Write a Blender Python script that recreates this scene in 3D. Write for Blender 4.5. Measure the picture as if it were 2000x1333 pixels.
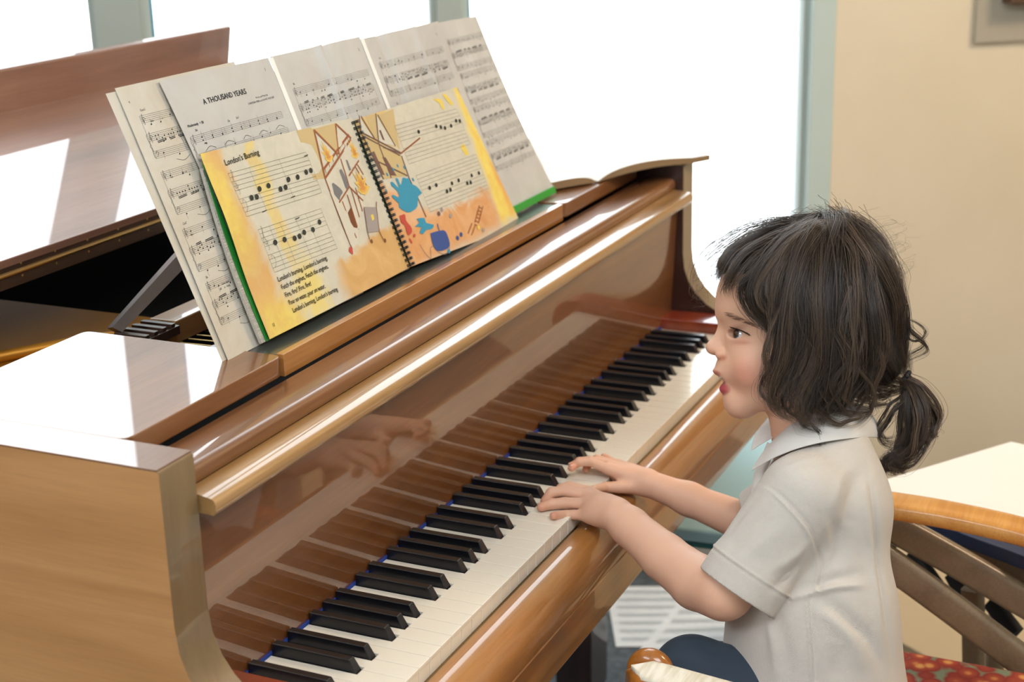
import bpy, bmesh, math, random
import numpy as np
from mathutils import Vector, Matrix

for _o in list(bpy.data.objects): bpy.data.objects.remove(_o)
SC = bpy.context.scene
COL = SC.collection
R_ = math.radians

# ---------------------------------------------------------------- camera
# units: metres; x runs along the keyboard (bass to treble), y into the piano, z up; z = 0 is the top of the white keys
CR = np.array([[0.416854, -0.908580, -0.026722], [-0.285764, -0.103087, -0.952739], [0.862886, 0.404790, -0.302612]])
CC = np.array([-1.066988, -0.653843, 0.752523])
FP = 3004.94
cam_d = bpy.data.cameras.new('camera'); cam = bpy.data.objects.new('camera', cam_d); COL.objects.link(cam)
r, d, f = CR
M4 = Matrix(((r[0], -d[0], -f[0], CC[0]), (r[1], -d[1], -f[1], CC[1]), (r[2], -d[2], -f[2], CC[2]), (0, 0, 0, 1)))
cam.matrix_world = M4
cam_d.sensor_width = 36; cam_d.lens = FP / 2000 * 36
cam_d.clip_start = 0.02; cam_d.clip_end = 60
cam_d.dof.use_dof = True; cam_d.dof.focus_distance = 1.66; cam_d.dof.aperture_fstop = 5.6
SC.camera = cam

# ---------------------------------------------------------------- world, lights, exposure
W = bpy.data.worlds.new('daylight'); SC.world = W; W.use_nodes = True
wn = W.node_tree.nodes; wl = W.node_tree.links
bg = wn['Background']; bg.inputs[0].default_value = (0.90, 0.965, 1.0, 1); bg.inputs[1].default_value = 3.8
SC.view_settings.view_transform = 'Standard'; SC.view_settings.look = 'None'
SC.view_settings.gamma = 1; SC.view_settings.use_curve_mapping = False
SC.view_settings.exposure = 0.42
FLOOR = -0.73

def lamp(name, kind, loc, target, power, color, size=0.5, size_y=None):
    L = bpy.data.lights.new(name, kind); L.energy = power; L.color = color
    if kind == 'AREA':
        L.size = size
        if size_y: L.shape = 'RECTANGLE'; L.size_y = size_y
    elif kind in ('POINT', 'SPOT'): L.shadow_soft_size = size
    o = bpy.data.objects.new(name, L); COL.objects.link(o); o.location = loc
    dv = Vector(target) - Vector(loc); o.rotation_euler = dv.to_track_quat('-Z', 'Y').to_euler()
    return o
lamp('warm_ceiling_lamp', 'AREA', (1.75, -1.75, 1.9), (1.5, -0.9, 0.0), 24, (1.0, 0.78, 0.54), 0.5)
lamp('room_fill_light', 'AREA', (-0.7, -0.9, 1.98), (0.2, 0.1, 0.0), 38, (0.93, 0.97, 1.0), 1.3)  # unseen fill, added overhead to brighten keys and sheets
lamp('room_fill_light', 'AREA', (-1.5, 0.9, 1.98), (0.2, 0.1, 0.0), 31, (0.88, 0.95, 1.0), 1.3)  # second unseen fill, added on the bass side

# ---------------------------------------------------------------- helpers
def lin(c):
    if isinstance(c, str):
        c = tuple(int(c[i:i+2], 16) for i in (0, 2, 4))
    return tuple(((x/255)/12.92 if x/255 <= 0.04045 else ((x/255+0.055)/1.055)**2.4) for x in c) + (1.0,)

class E:                                   # tiny expression builder over math nodes
    def __init__(s, nt, sock): s.nt, s.k = nt, sock
    def _op(s, op, b=None, c=None):
        n = s.nt.nodes.new('ShaderNodeMath'); n.operation = op
        for i, v in enumerate((s, b, c)):
            if v is None: continue
            if isinstance(v, E): s.nt.links.new(v.k, n.inputs[i])
            else: n.inputs[i].default_value = v
        return E(s.nt, n.outputs[0])
    def __add__(s, b): return s._op('ADD', b)
    def __sub__(s, b): return s._op('SUBTRACT', b)
    def __mul__(s, b): return s._op('MULTIPLY', b)
    def sin(s): return s._op('SINE')
    def abs(s): return s._op('ABSOLUTE')
    def mx(s, b): return s._op('MAXIMUM', b)
    def mn(s, b): return s._op('MINIMUM', b)
    def ss(s, a, b):
        n = s.nt.nodes.new('ShaderNodeMapRange'); n.interpolation_type = 'SMOOTHSTEP'
        s.nt.links.new(s.k, n.inputs[0]); lo, hi = (a, b) if a < b else (b, a)
        n.inputs[1].default_value = lo; n.inputs[2].default_value = hi
        n.inputs[3].default_value = 0 if a < b else 1; n.inputs[4].default_value = 1 if a < b else 0
        return E(s.nt, n.outputs[0])

def newmat(name, color=(0.5, 0.5, 0.5, 1), rough=0.5, coat=0.0, coat_rough=0.03, metal=0.0, spec=0.5, sss=0.0):
    m = bpy.data.materials.new(name); m.use_nodes = True
    b = m.node_tree.nodes['Principled BSDF']
    b.inputs['Base Color'].default_value = color if len(color) == 4 else color + (1,)
    b.inputs['Roughness'].default_value = rough; b.inputs['Metallic'].default_value = metal
    b.inputs['Coat Weight'].default_value = coat; b.inputs['Coat Roughness'].default_value = coat_rough
    b.inputs['Specular IOR Level'].default_value = spec
    if sss:
        b.inputs['Subsurface Weight'].default_value = sss
        b.inputs['Subsurface Radius'].default_value = (0.6, 0.25, 0.15); b.inputs['Subsurface Scale'].default_value = 0.012
    return m
def coords(m, scale=(1, 1, 1), kind='Object', rot=(0, 0, 0)):
    nt = m.node_tree; t = nt.nodes.new('ShaderNodeTexCoord'); mp = nt.nodes.new('ShaderNodeMapping')
    mp.inputs['Scale'].default_value = scale; mp.inputs['Rotation'].default_value = rot
    nt.links.new(t.outputs[kind], mp.inputs[0]); return mp.outputs[0]
def noise(m, vec, scale=5, detail=4, rough=0.5, dist=0.0):
    n = m.node_tree.nodes.new('ShaderNodeTexNoise'); n.inputs['Scale'].default_value = scale
    n.inputs['Detail'].default_value = detail; n.inputs['Roughness'].default_value = rough; n.inputs['Distortion'].default_value = dist
    m.node_tree.links.new(vec, n.inputs['Vector']); return n.outputs['Fac']
def ramp(m, fac, stops):
    n = m.node_tree.nodes.new('ShaderNodeValToRGB'); cr = n.color_ramp
    while len(cr.elements) < len(stops): cr.elements.new(0.5)
    for e, (p, c) in zip(cr.elements, stops): e.position = p; e.color = c
    m.node_tree.links.new(fac, n.inputs[0]); return n.outputs[0]
def mixc(m, fac, a, b, mode='MIX'):
    n = m.node_tree.nodes.new('ShaderNodeMix'); n.data_type = 'RGBA'; n.blend_type = mode
    for i, v in ((0, fac), (6, a), (7, b)):
        if isinstance(v, E): v = v.k
        if isinstance(v, (int, float, tuple)): n.inputs[i].default_value = v
        else: m.node_tree.links.new(v, n.inputs[i])
    return n.outputs[2]
def setc(m, sock, inp='Base Color'): m.node_tree.links.new(sock, m.node_tree.nodes['Principled BSDF'].inputs[inp])
def bump(m, h, strength=0.2, dist=0.001):
    n = m.node_tree.nodes.new('ShaderNodeBump'); n.inputs['Strength'].default_value = strength; n.inputs['Distance'].default_value = dist
    m.node_tree.links.new(h, n.inputs['Height']); setc(m, n.outputs[0], 'Normal'); return n

def wood(name, dark, mid, light, axis='x', rough=0.38, coat=1.0, crough=0.015, fine=1.0):
    m = newmat(name, lin(mid), rough, coat, crough)
    k = {'x': (1.3, 14, 14), 'y': (14, 1.3, 14), 'z': (14, 14, 1.3)}[axis]
    k2 = {'x': (9, 190, 190), 'y': (190, 9, 190), 'z': (190, 190, 9)}[axis]
    a = noise(m, coords(m, k), 1.1, 5, 0.55, 0.5)
    b = noise(m, coords(m, k2), 1.5, 3, 0.6)
    c = ramp(m, a, [(0.22, lin(dark)), (0.5, lin(mid)), (0.8, lin(light))])
    g = ramp(m, b, [(0.30, (0.80, 0.77, 0.74, 1)), (0.62, (1, 1, 1, 1))])
    setc(m, mixc(m, 0.75*fine, c, g, 'MULTIPLY')); m.node_tree.nodes['Principled BSDF'].inputs['Coat IOR'].default_value = 1.5
    return m

def mkmesh(name, V, F, mats=None, fm=None, smooth=None):
    me = bpy.data.meshes.new(name); me.from_pydata([tuple(map(float, v)) for v in V], [], F)
    for mm in (mats or []): me.materials.append(mm)
    if fm is not None: me.polygons.foreach_set('material_index', fm)
    if smooth is not None:
        me.polygons.foreach_set('use_smooth', [True]*len(me.polygons))
        if smooth < 180: me.set_sharp_from_angle(angle=R_(smooth))
    me.update(); return me
def link(name, me, parent=None):
    o = bpy.data.objects.new(name, me); COL.objects.link(o)
    if parent is not None: o.parent = parent; o.matrix_parent_inverse = Matrix.Translation(-Vector(parent.location)) if parent.location.length else Matrix()
    return o
class MB:
    def __init__(s): s.V = []; s.F = []; s.m = []
    def add(s, V, F, mi=0):
        k = len(s.V); s.V += [tuple(map(float, v)) for v in V]; s.F += [tuple(i+k for i in f) for f in F]; s.m += [mi]*len(F); return s
    def box(s, a, b, mi=0, rot=None, about=None):
        a = np.minimum(a, b).astype(float) if False else np.array(a, float); b = np.array(b, float)
        V = np.array([[(a, b)[(i >> k) & 1][k] for k in range(3)] for i in range(8)])
        if rot is not None: c = np.array(about if about is not None else (a+b)/2); V = (V-c) @ np.array(rot).T + c
        return s.add(V, [(0, 2, 3, 1), (4, 5, 7, 6), (0, 1, 5, 4), (2, 6, 7, 3), (0, 4, 6, 2), (1, 3, 7, 5)], mi)
    def prism(s, prof, x0, x1, mi=0, axis='x'):
        n = len(prof); V = []
        for x in (x0, x1):
            for p in prof: V.append({'x': (x, p[0], p[1]), 'y': (p[0], x, p[1]), 'z': (p[0], p[1], x)}[axis])
        F = [(i, (i+1) % n, n+(i+1) % n, n+i) for i in range(n)] + [tuple(range(n))[::-1], tuple(range(n, 2*n))]
        return s.add(V, F, mi)
    def tube(s, path, rad, n=10, mi=0, cap=True, flat=1.0):
        P = np.array(path, float); k = len(P); rad = np.broadcast_to(np.array(rad, float), (k,))
        T = np.gradient(P, axis=0); T /= np.linalg.norm(T, axis=1)[:, None] + 1e-12
        up = np.array([0, 0, 1.]) if abs(T[0][2]) < 0.9 else np.array([1., 0, 0]); V = []
        u = np.cross(T[0], up); u /= np.linalg.norm(u)
        for i in range(k):
            u = u - T[i]*(u @ T[i]); u /= np.linalg.norm(u); w = np.cross(T[i], u)
            for j in range(n):
                a = 2*math.pi*j/n; V.append(P[i] + rad[i]*(math.cos(a)*u + flat*math.sin(a)*w))
        F = [(i*n+j, i*n+(j+1) % n, (i+1)*n+(j+1) % n, (i+1)*n+j) for i in range(k-1) for j in range(n)]
        if cap: F += [tuple(range(n))[::-1], tuple(range((k-1)*n, k*n))]
        return s.add(V, F, mi)
    def ell(s, c, r, mi=0, n=16, R=None):
        V = []; F = []
        for i in range(n//2+1):
            th = math.pi*i/(n//2)
            for j in range(n):
                p = np.array([math.sin(th)*math.cos(2*math.pi*j/n)*r[0], math.sin(th)*math.sin(2*math.pi*j/n)*r[1], math.cos(th)*r[2]])
                if R is not None: p = np.array(R) @ p
                V.append(p + np.array(c))
        for i in range(n//2):
            for j in range(n): F.append((i*n+j, (i+1)*n+j, (i+1)*n+(j+1) % n, i*n+(j+1) % n))
        return s.add(V, F, mi)
    def lathe(s, c, prof, n=24, mi=0):
        V = []; k = len(prof)
        for r0, z in prof:
            for j in range(n): a = 2*math.pi*j/n; V.append((c[0]+r0*math.cos(a), c[1]+r0*math.sin(a), c[2]+z))
        F = [(i*n+j, i*n+(j+1) % n, (i+1)*n+(j+1) % n, (i+1)*n+j) for i in range(k-1) for j in range(n)]
        F += [tuple(range(n))[::-1], tuple(range((k-1)*n, k*n))]
        return s.add(V, F, mi)
    def build(s, name, mats, parent=None, bevel=0, seg=2, smooth=35, **tags):
        if not isinstance(mats, (list, tuple)): mats = [mats]
        me = mkmesh(name, s.V, s.F, mats, s.m, smooth)
        bm = bmesh.new(); bm.from_mesh(me); bmesh.ops.recalc_face_normals(bm, faces=bm.faces); bm.to_mesh(me); bm.free()
        o = link(name, me, parent)
        if bevel:
            md = o.modifiers.new('bevel', 'BEVEL'); md.width = bevel; md.segments = seg; md.limit_method = 'ANGLE'; md.angle_limit = R_(35)
            md.harden_normals = True
        for k, v in tags.items(): o[k] = v
        return o
def thing(name, label, category, loc=(0, 0, 0), group=None):
    o = bpy.data.objects.new(name, None); COL.objects.link(o); o.location = loc; o.empty_display_size = 0.05
    o['label'] = label; o['category'] = category
    if group: o['group'] = group
    return o
def tag(o, label, category=None, group=None):
    o['label'] = label
    if category: o['category'] = category
    if group: o['group'] = group
    return o
def ray(u, v): return CR[2] + (u-1000)/FP*CR[0] + (v-666.5)/FP*CR[1]
def Q(u, v, t): return CC + t*ray(u, v)          # the place where the line of sight through a spot of the photo is t metres deep
def hx(c): return newmat('c_'+c, lin(c), 0.6)
# ---------------------------------------------------------------- room shell
WD = np.array([0.58007, -0.81457, 0.0]); WN = np.array([0.81457, 0.58007, 0.0]); W0 = np.array([1.2917, 1.3082, 0.0])
def wp(s, dpt, z): return W0 + WD*s + WN*dpt + np.array([0, 0, z])
def wbox(mb, s0, s1, d0, d1, z0, z1, mi=0):
    V = [wp((s0, s1)[i & 1], (d0, d1)[(i >> 1) & 1], (z0, z1)[(i >> 2) & 1]) for i in range(8)]
    mb.add(V, [(0, 2, 3, 1), (4, 5, 7, 6), (0, 1, 5, 4), (2, 6, 7, 3), (0, 4, 6, 2), (1, 3, 7, 5)], mi)
CEIL = 2.6
m_wall = newmat('beige_plaster', lin('e6d9c2'), 0.9); n_ = noise(m_wall, coords(m_wall), 2.0, 4)
setc(m_wall, ramp(m_wall, n_, [(0.3, lin('e0d2ba')), (0.7, lin('e9ddc8'))]))
bump(m_wall, noise(m_wall, coords(m_wall), 300, 2), 0.08, 0.001)
m_pale = newmat('pale_wall_paint', lin('dddcd6'), 0.9)
m_frame = newmat('pale_window_paint', lin('c3d4d2'), 0.5); m_post = newmat('grey_post_paint', lin('a9b5b0'), 0.6); m_seal = newmat('blue_window_seal', lin('3f93b5'), 0.4)
m_floor = newmat('dark_carpet', lin('4a5055'), 0.95)
setc(m_floor, ramp(m_floor, noise(m_floor, coords(m_floor), 60, 5), [(0.3, lin('3b4348')), (0.7, lin('59626a'))]))
m_ceil = newmat('white_ceiling', lin('e6e2d8'), 0.9)
def struct(mb, name, mats, **k):
    o = mb.build(name, mats, None, **k); o['kind'] = 'structure'; return o
S_J = 1.4368                                             # where the glazing ends and the plaster wall begins
SL, SR, BACK = -2.9, 3.2, -4.6
for nm, z0, mm in (('floor', FLOOR-0.1, m_floor), ('ceiling', FLOOR+CEIL+0.15, m_ceil)):
    mb = MB(); wbox(mb, SL-0.15, SR+0.15, BACK-0.15, 0.15, z0, z0+0.1); struct(mb, nm, mm)
mb = MB(); wbox(mb, SL-0.15, SL, BACK, 0.15, FLOOR, FLOOR+CEIL+0.15); struct(mb, 'wall_left', m_pale)
mb = MB(); wbox(mb, SL-0.15, SR+0.15, BACK-0.15, BACK, FLOOR, FLOOR+CEIL+0.15); struct(mb, 'wall_front', m_pale)
mb = MB(); wbox(mb, S_J+0.052, SR, 0.0, 0.15, FLOOR, FLOOR+CEIL+0.15)
wbox(mb, SL, S_J+0.052, 0.0, 0.15, FLOOR, FLOOR+0.12); struct(mb, 'wall_back', m_wall)
mb = MB(); wbox(mb, SR, SR+0.15, BACK, 0.15, FLOOR, FLOOR+CEIL+0.15); struct(mb, 'wall_right', m_wall)
# glazing: three bays between posts
m_glass = bpy.data.materials.new('window_glass'); m_glass.use_nodes = True
_n = m_glass.node_tree.nodes; _l = m_glass.node_tree.links; _n.remove(_n['Principled BSDF'])
_t = _n.new('ShaderNodeBsdfTransparent'); _g = _n.new('ShaderNodeBsdfGlossy'); _g.inputs['Roughness'].default_value = 0.02
_mx = _n.new('ShaderNodeMixShader'); _f = _n.new('ShaderNodeFresnel'); _f.inputs[0].default_value = 1.35
_l.new(_f.outputs[0], _mx.inputs[0]); _l.new(_t.outputs[0], _mx.inputs[1]); _l.new(_g.outputs[0], _mx.inputs[2]); _l.new(_mx.outputs[0], _n['Material Output'].inputs[0])
ZB, ZT = FLOOR+0.12, FLOOR+CEIL+0.15
S_P1 = (0.0, 0.0883); S_P2 = (0.6559, 0.705)
bays = [(SL, S_P1[0]), (S_P1[1], S_P2[0]), (S_P2[1], S_J)]
for i, (a, b) in enumerate(bays):
    mb = MB(); fw = 0.016
    wbox(mb, a, a+fw, 0.02, 0.07, ZB, ZT, 1); wbox(mb, b-fw*0.7, b, 0.02, 0.07, ZB, ZT, 0)
    wbox(mb, a, b, 0.02, 0.07, ZB, ZB+0.03, 0)
    wbox(mb, a+fw, a+fw+0.005, 0.025, 0.06, ZB+0.03, ZT, 2)
    w = struct(mb, 'window_%d' % (i+1), [m_post, m_frame, m_seal])
    g = MB(); wbox(g, a+fw, b-fw*0.7, 0.044, 0.048, ZB+0.03, ZT); g.build('window_pane', m_glass, w)
for i, (a, b) in enumerate((S_P1, S_P2)):
    mb = MB(); wbox(mb, a, b, 0.0, 0.10, ZB, ZT); struct(mb, 'trim_%d' % (i+1), m_post, bevel=0.003)
mb = MB(); wbox(mb, S_J, S_J+0.052, -0.004, 0.10, ZB, ZT); struct(mb, 'trim_3', m_frame, bevel=0.003)
# thin grey slab and dark frame on the plaster wall, upper right
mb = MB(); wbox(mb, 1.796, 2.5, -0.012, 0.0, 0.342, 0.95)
m_slab = newmat('plain_grey', lin('b0a99b'), 0.8)
tag(mb.build('wall_slab', m_slab, None, bevel=0.002), 'plain grey slab on the beige wall at the upper right', 'board')
mb = MB(); z0 = 0.424
wbox(mb, 1.85, 2.45, -0.055, -0.012, z0, z0+0.03); wbox(mb, 1.85, 1.88, -0.055, -0.012, z0+0.03, z0+0.42)
wbox(mb, 2.42, 2.45, -0.055, -0.012, z0+0.03, z0+0.42); wbox(mb, 1.85, 2.45, -0.055, -0.012, z0+0.42, z0+0.45); wbox(mb, 1.88, 2.42, -0.03, -0.012, z0+0.03, z0+0.42)
tag(mb.build('picture_frame', newmat('dark_brown_frame', lin('5b4330'), 0.5), None, bevel=0.003), 'dark brown wooden frame hung over the grey slab', 'frame')
# ---------------------------------------------------------------- grand piano
piano = thing('grand_piano', 'glossy walnut brown baby grand piano with its front lid flap folded back', 'piano', (0.58, 0.5, FLOOR))
w_side = wood('walnut_side', 'a2703e', 'be8a56', 'cb9a66', 'y', 0.34, 0.5, 0.08, 0.6)
w_arm = wood('walnut_arm', '66523a', '786244', '887250', 'z', 0.30, 0.8, 0.05, 0.5)
w_fall = wood('walnut_fallboard', '5c3416', '744620', '8e5a2e', 'x', 0.35, 1.0, 0.008)
w_slip = wood('walnut_keyslip', '825228', 'a87038', 'c08c54', 'x', 0.35, 1.0, 0.02)
w_lip = wood('walnut_lip', '8e683c', 'ac8452', 'c49c6a', 'x', 0.35, 1.0, 0.02)
w_top = wood('walnut_top', '6a4020', '80522e', '946640', 'x', 0.4, 1.0, 0.02)
w_lid = wood('walnut_lid', '806050', '98705e', 'a8826e', 'x', 0.4, 1.0, 0.012)  # glare on the lid put into a paler, greyer walnut
w_edge = wood('dark_lid_edge', '2c1c14', '3c281e', '4a3428', 'x', 0.4, 0.6, 0.05)
w_fall.node_tree.nodes['Principled BSDF'].inputs['Coat IOR'].default_value = 1.75
w_red = wood('mahogany_block', '5a1e0c', '8c3416', 'a04a22', 'x', 0.35, 1.0, 0.02)
w_cheek = wood('dark_mahogany_cheek', '22100c', '321812', '40221a', 'z', 0.4, 0.7, 0.03)
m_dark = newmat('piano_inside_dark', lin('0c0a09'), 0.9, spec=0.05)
m_gold = newmat('gold_plate', lin('b07820'), 0.45, metal=0.6)
m_brass = newmat('brass', lin('d8b878'), 0.3, metal=1.0)
m_steel = newmat('steel', lin('c8ccd0'), 0.25, metal=1.0)
m_felt = newmat('blue_felt', lin('1c3a8c'), 0.95)
m_white = newmat('white_key_plastic', lin('f0e8d9'), 0.22, 0.6, 0.05)
m_black = newmat('black_key_plastic', lin('0d0f16'), 0.28, 0.3, 0.1)
m_keywood = newmat('key_side_wood', lin('cdb68e'), 0.6)
X0, X1 = -0.055, 1.277; XO0, XO1 = -0.104, 1.326; ZR = 0.263

# rim: bass side wall, bent side and tail as one ribbon
def spline(pts, n):
    P = np.array(pts, float); out = []
    P = np.vstack([2*P[0]-P[1], P, 2*P[-1]-P[-2]])
    for i in range(1, len(P)-2):
        for t in np.linspace(0, 1, n, endpoint=False):
            p0, p1, p2, p3 = P[i-1], P[i], P[i+1], P[i+2]
            out.append(0.5*((2*p1)+(-p0+p2)*t+(2*p0-5*p1+4*p2-p3)*t*t+(-p0+3*p1-3*p2+p3)*t**3))
    out.append(P[-2]); return np.array(out)
bent = spline([(XO1, 0.62), (XO1-0.005, 0.80), (1.22, 1.0), (1.02, 1.14), (0.86, 1.30), (0.70, 1.46), (0.48, 1.55), (0.2, 1.575), (0.02, 1.57), (-0.085, 1.545), (XO0, 1.48)], 8)
outl = [(XO0, 0.521)] + [tuple(p) for p in bent[::-1]]
rim_o = np.array(outl); T = np.gradient(rim_o, axis=0); T /= np.linalg.norm(T, axis=1)[:, None]
rim_i = rim_o + 0.045*np.stack([T[:, 1], -T[:, 0]], 1)
mb = MB(); n = len(rim_o)
V = [(*p, z) for z in (-0.11, ZR-0.002) for p in rim_o] + [(*p, z) for z in (-0.11, ZR-0.002) for p in rim_i]
F = []
for i in range(n-1):
    F += [(i, i+1, n+i+1, n+i), (2*n+i, 3*n+i, 3*n+i+1, 2*n+i+1), (n+i, n+i+1, 3*n+i+1, 3*n+i), (i, 2*n+i, 2*n+i+1, i+1)]
F += [(0, n, 3*n, 2*n), (n-1, 3*n-1, 4*n-1, 2*n-1)]
mb.add(V, F); mb.build('rim', w_side, piano, smooth=30)
# arms: profile in (y, z)
arm = [(0.52, ZR), (0.133, ZR), (0.1305, ZR-0.003), (0.1305, 0.16), (0.1305, 0.115), (0.128, 0.09), (0.120, 0.068), (0.108, 0.050), (0.090, 0.033), (0.065, 0.019), (0.030, 0.008), (-0.02, 0.0), (-0.040, -0.004), (-0.052, -0.016), (-0.055, -0.03), (-0.055, -0.110), (0.52, -0.110)]
for nm, a, b in (('bass_arm', XO0, X0), ('treble_arm', X1, XO1)):
    mb = MB(); k = len(arm); V = [(x, y, z) for x in (a, b) for y, z in arm]
    F = [(i, (i+1) % k, k+(i+1) % k, k+i) for i in range(k)]; mb.add(V, F, 1)
    mb.add(V, [tuple(range(k))[::-1]], 0 if a < 0 else 2); mb.add(V, [tuple(range(k, 2*k))], 2 if a < 0 else 0)
    V2, idx = [], {}
    mb.build(nm, [w_side, w_arm, w_cheek], piano, bevel=0, smooth=40)
# thin cap line on top of arm
mb = MB(); mb.box((XO0-0.0005, 0.132, ZR-0.0005), (X0, 1.45, ZR+0.0012)); mb.build('arm_cap', w_top, piano, bevel=0.0005)
# key bed, key slip, key blocks
slip = [(-0.0035, -0.100), (-0.0035, -0.019), (-0.012, -0.0175), (-0.022, -0.0195), (-0.032, -0.025), (-0.040, -0.033), (-0.0455, -0.043), (-0.048, -0.054), (-0.048, -0.062), (-0.0465, -0.063), (-0.0465, -0.064), (-0.048, -0.065), (-0.048, -0.100)]
MB().prism(slip, X0, X1).build('key_slip', w_slip, piano, smooth=25)
mb = MB(); mb.box((X0, -0.046, -0.118), (X1, 0.5, -0.098)); mb.build('key_bed', w_slip, piano, bevel=0.002)
mb = MB(); mb.box((X0, -0.0035, -0.098), (X1, 0.5, -0.030)); mb.build('key_frame', newmat('key_frame_wood', lin('c8ab7a'), 0.6), piano)
for a, b in ((X0, -0.0015), (1.2235, X1)):
    mb = MB(); pr = [(0.20, -0.09), (0.20, 0.018), (0.0, 0.018), (-0.020, 0.014), (-0.034, 0.004), (-0.042, -0.012), (-0.042, -0.09)]
    mb.prism(pr, a, b); mb.build('key_block', w_red, piano, bevel=0.002)
# fallboard: face, projecting lip board, top board
face = [(0.1505, 0.0015), (0.1395, 0.206), (0.152, 0.206), (0.163, 0.0015)]
MB().prism(face, X0, X1).build('fallboard', w_fall, piano, bevel=0.0008)
lip = [(0.146, 0.205), (0.116, 0.2035), (0.1135, 0.206), (0.1130, 0.213), (0.1145, 0.2175), (0.118, 0.2195), (0.130, 0.2215), (0.146, 0.2225)]
MB().prism(lip, X0+0.002, X1-0.002).build('fallboard_lip', w_lip, piano, smooth=50)
topb = [(0.1465, 0.2225), (0.1445, 0.2245), (0.1440, 0.232), (0.1450, 0.2365), (0.1480, 0.2395), (0.1525, 0.2405), (0.196, 0.2405), (0.198, 0.239), (0.198, 0.2225)]
MB().prism(topb, X0+0.001, X1-0.001).build('fallboard_top', w_top, piano, smooth=50)
mb = MB(); mb.box((0, 0.1482, -0.004), (1.222, 0.1502, 0.0035)); mb.build('felt_strip', m_felt, piano)
# keys
kb = MB().box((0.0, 0.02, -0.030), (1.222, 0.150, -0.021)).build('keyboard', m_keywood, piano)
P = 0.0235; BK = {}
for n_ in range(52):
    k = (n_-2) % 7     # C=0 .. B=6 ; boundary n_ has a black key between white n_-1 and n_
    if k in (1, 2, 4, 5, 6) and n_ >= 1: BK[n_] = {1: -0.0025, 2: 0.0025, 4: -0.003, 5: 0.0, 6: 0.003}[k]
BW = 0.0064
for n_ in range(52):
    a, b = n_*P+0.0004, (n_+1)*P-0.0004
    la = n_*P + BK[n_] + BW + 0.0008 if n_ in BK else a
    rb = (n_+1)*P + BK[n_+1] - BW - 0.0008 if (n_+1) in BK else b
    yb = 0.0505
    out = [(a, 0), (b, 0)] + ([(b, yb), (rb, yb)] if rb < b else []) + [(rb, 0.149), (la, 0.149)] + ([(la, yb), (a, yb)] if la > a else [])
    mb = MB(); mb.prism(out, -0.0045, 0.0, 0, 'z'); mb.box((a+0.0001, 0.0009, -0.021), (b-0.0001, 0.03, -0.0046), 0)
    mb.build('white_key', m_white, kb, bevel=0.0007, seg=2)
for n_, of in BK.items():
    xc = n_*P+of; y0 = 0.0525; hw, ht = BW-0.0002, 0.0046
    V = [(xc-hw, y0, -0.003), (xc+hw, y0, -0.003), (xc+hw, 0.149, -0.003), (xc-hw, 0.149, -0.003),
         (xc-ht, y0+0.0075, 0.0118), (xc+ht, y0+0.0075, 0.0118), (xc+ht, 0.149, 0.0118), (xc-ht, 0.149, 0.0118)]
    mb = MB().add(V, [(0, 3, 2, 1), (4, 5, 6, 7), (0, 1, 5, 4), (2, 3, 7, 6), (0, 4, 7, 3), (1, 2, 6, 5)])
    mb.build('black_key', m_black, kb, bevel=0.0011, seg=3)
# music shelves left and right of the sliding desk
def rpoly(pts, r, n=5):
    out = []
    for i, p in enumerate(pts):
        p = np.array(p, float); a = np.array(pts[i-1], float); b = np.array(pts[(i+1) % len(pts)], float)
        ua = (a-p)/np.linalg.norm(a-p); ub = (b-p)/np.linalg.norm(b-p)
        for t in np.linspace(0, 1, n): out.append(tuple((1-t)**2*(p+ua*r)+2*t*(1-t)*p+t*t*(p+ub*r)))
    return out
MB().prism(rpoly([(-0.052, 0.2055), (0.205, 0.2055), (0.205, 0.462), (-0.052, 0.462)], 0.012), 0.2405, 0.2625, 0, 'z').build('music_shelf', w_top, piano, bevel=0.0015, seg=3)
MB().prism(rpoly([(0.960, 0.2055), (1.270, 0.2055), (1.270, 0.462), (0.960, 0.462)], 0.010), 0.2405, 0.2625, 0, 'z').build('music_shelf', w_top, piano, bevel=0.0015, seg=3)
desk = MB(); desk.box((0.208, 0.2065, 0.2375), (0.955, 0.216, 0.2625)); desk.box((0.208, 0.216, 0.2375), (0.955, 0.30, 0.2585))
desk = desk.build('music_desk', w_slip, piano, bevel=0.001)
m_tray = newmat('black_tray_lining', lin('3a3d3c'), 0.35, 0.5, 0.1)
MB().box((0.209, 0.2165, 0.2586), (0.954, 0.2995, 0.2606)).build('tray_lining', m_tray, desk)
sd = np.array([0, 0.3644, 0.9312]); sn = np.array([0, -0.9312, 0.3644]); sb = np.array([0, 0.249, 0.262])
def SP(u, v, h=0.0): return sb + np.array([u, 0, 0]) + sd*v + sn*h
mb = MB(); V = [SP(u, v, h) for h in (-0.018, -0.008) for u, v in ((0.26, 0), (0.92, 0), (0.92, 0.22), (0.26, 0.22))]
mb.add(V, [(3, 2, 1, 0), (4, 5, 6, 7), (0, 1, 5, 4), (1, 2, 6, 5), (2, 3, 7, 6), (3, 0, 4, 7)]); mb.build('desk_back', w_top, desk, bevel=0.001)
# support strut of the desk with its ratchet, seen at the left behind the sheets
mb = MB(); a_, b_ = np.array((0.268, 0.475, 0.243)), np.array((0.44, 0.43, 0.350))
for k_ in range(1): mb.tube([a_, a_*0.5+b_*0.5, b_], (0.014, 0.018, 0.020), 4, flat=0.35)
mb.build('desk_strut', w_edge, desk)
mb = MB(); mb.box((0.215, 0.43, 0.225), (0.33, 0.475, 0.236))
for i in range(7): mb.box((0.218+i*0.016, 0.43, 0.236), (0.226+i*0.016, 0.475, 0.241))
mb.build('ratchet', w_edge, desk, bevel=0.001)
mb = MB(); mb.box((0.335, 0.440, 0.210), (0.93, 0.478, 0.238)); mb.build('desk_rail', w_lip, piano, bevel=0.002)
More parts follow.
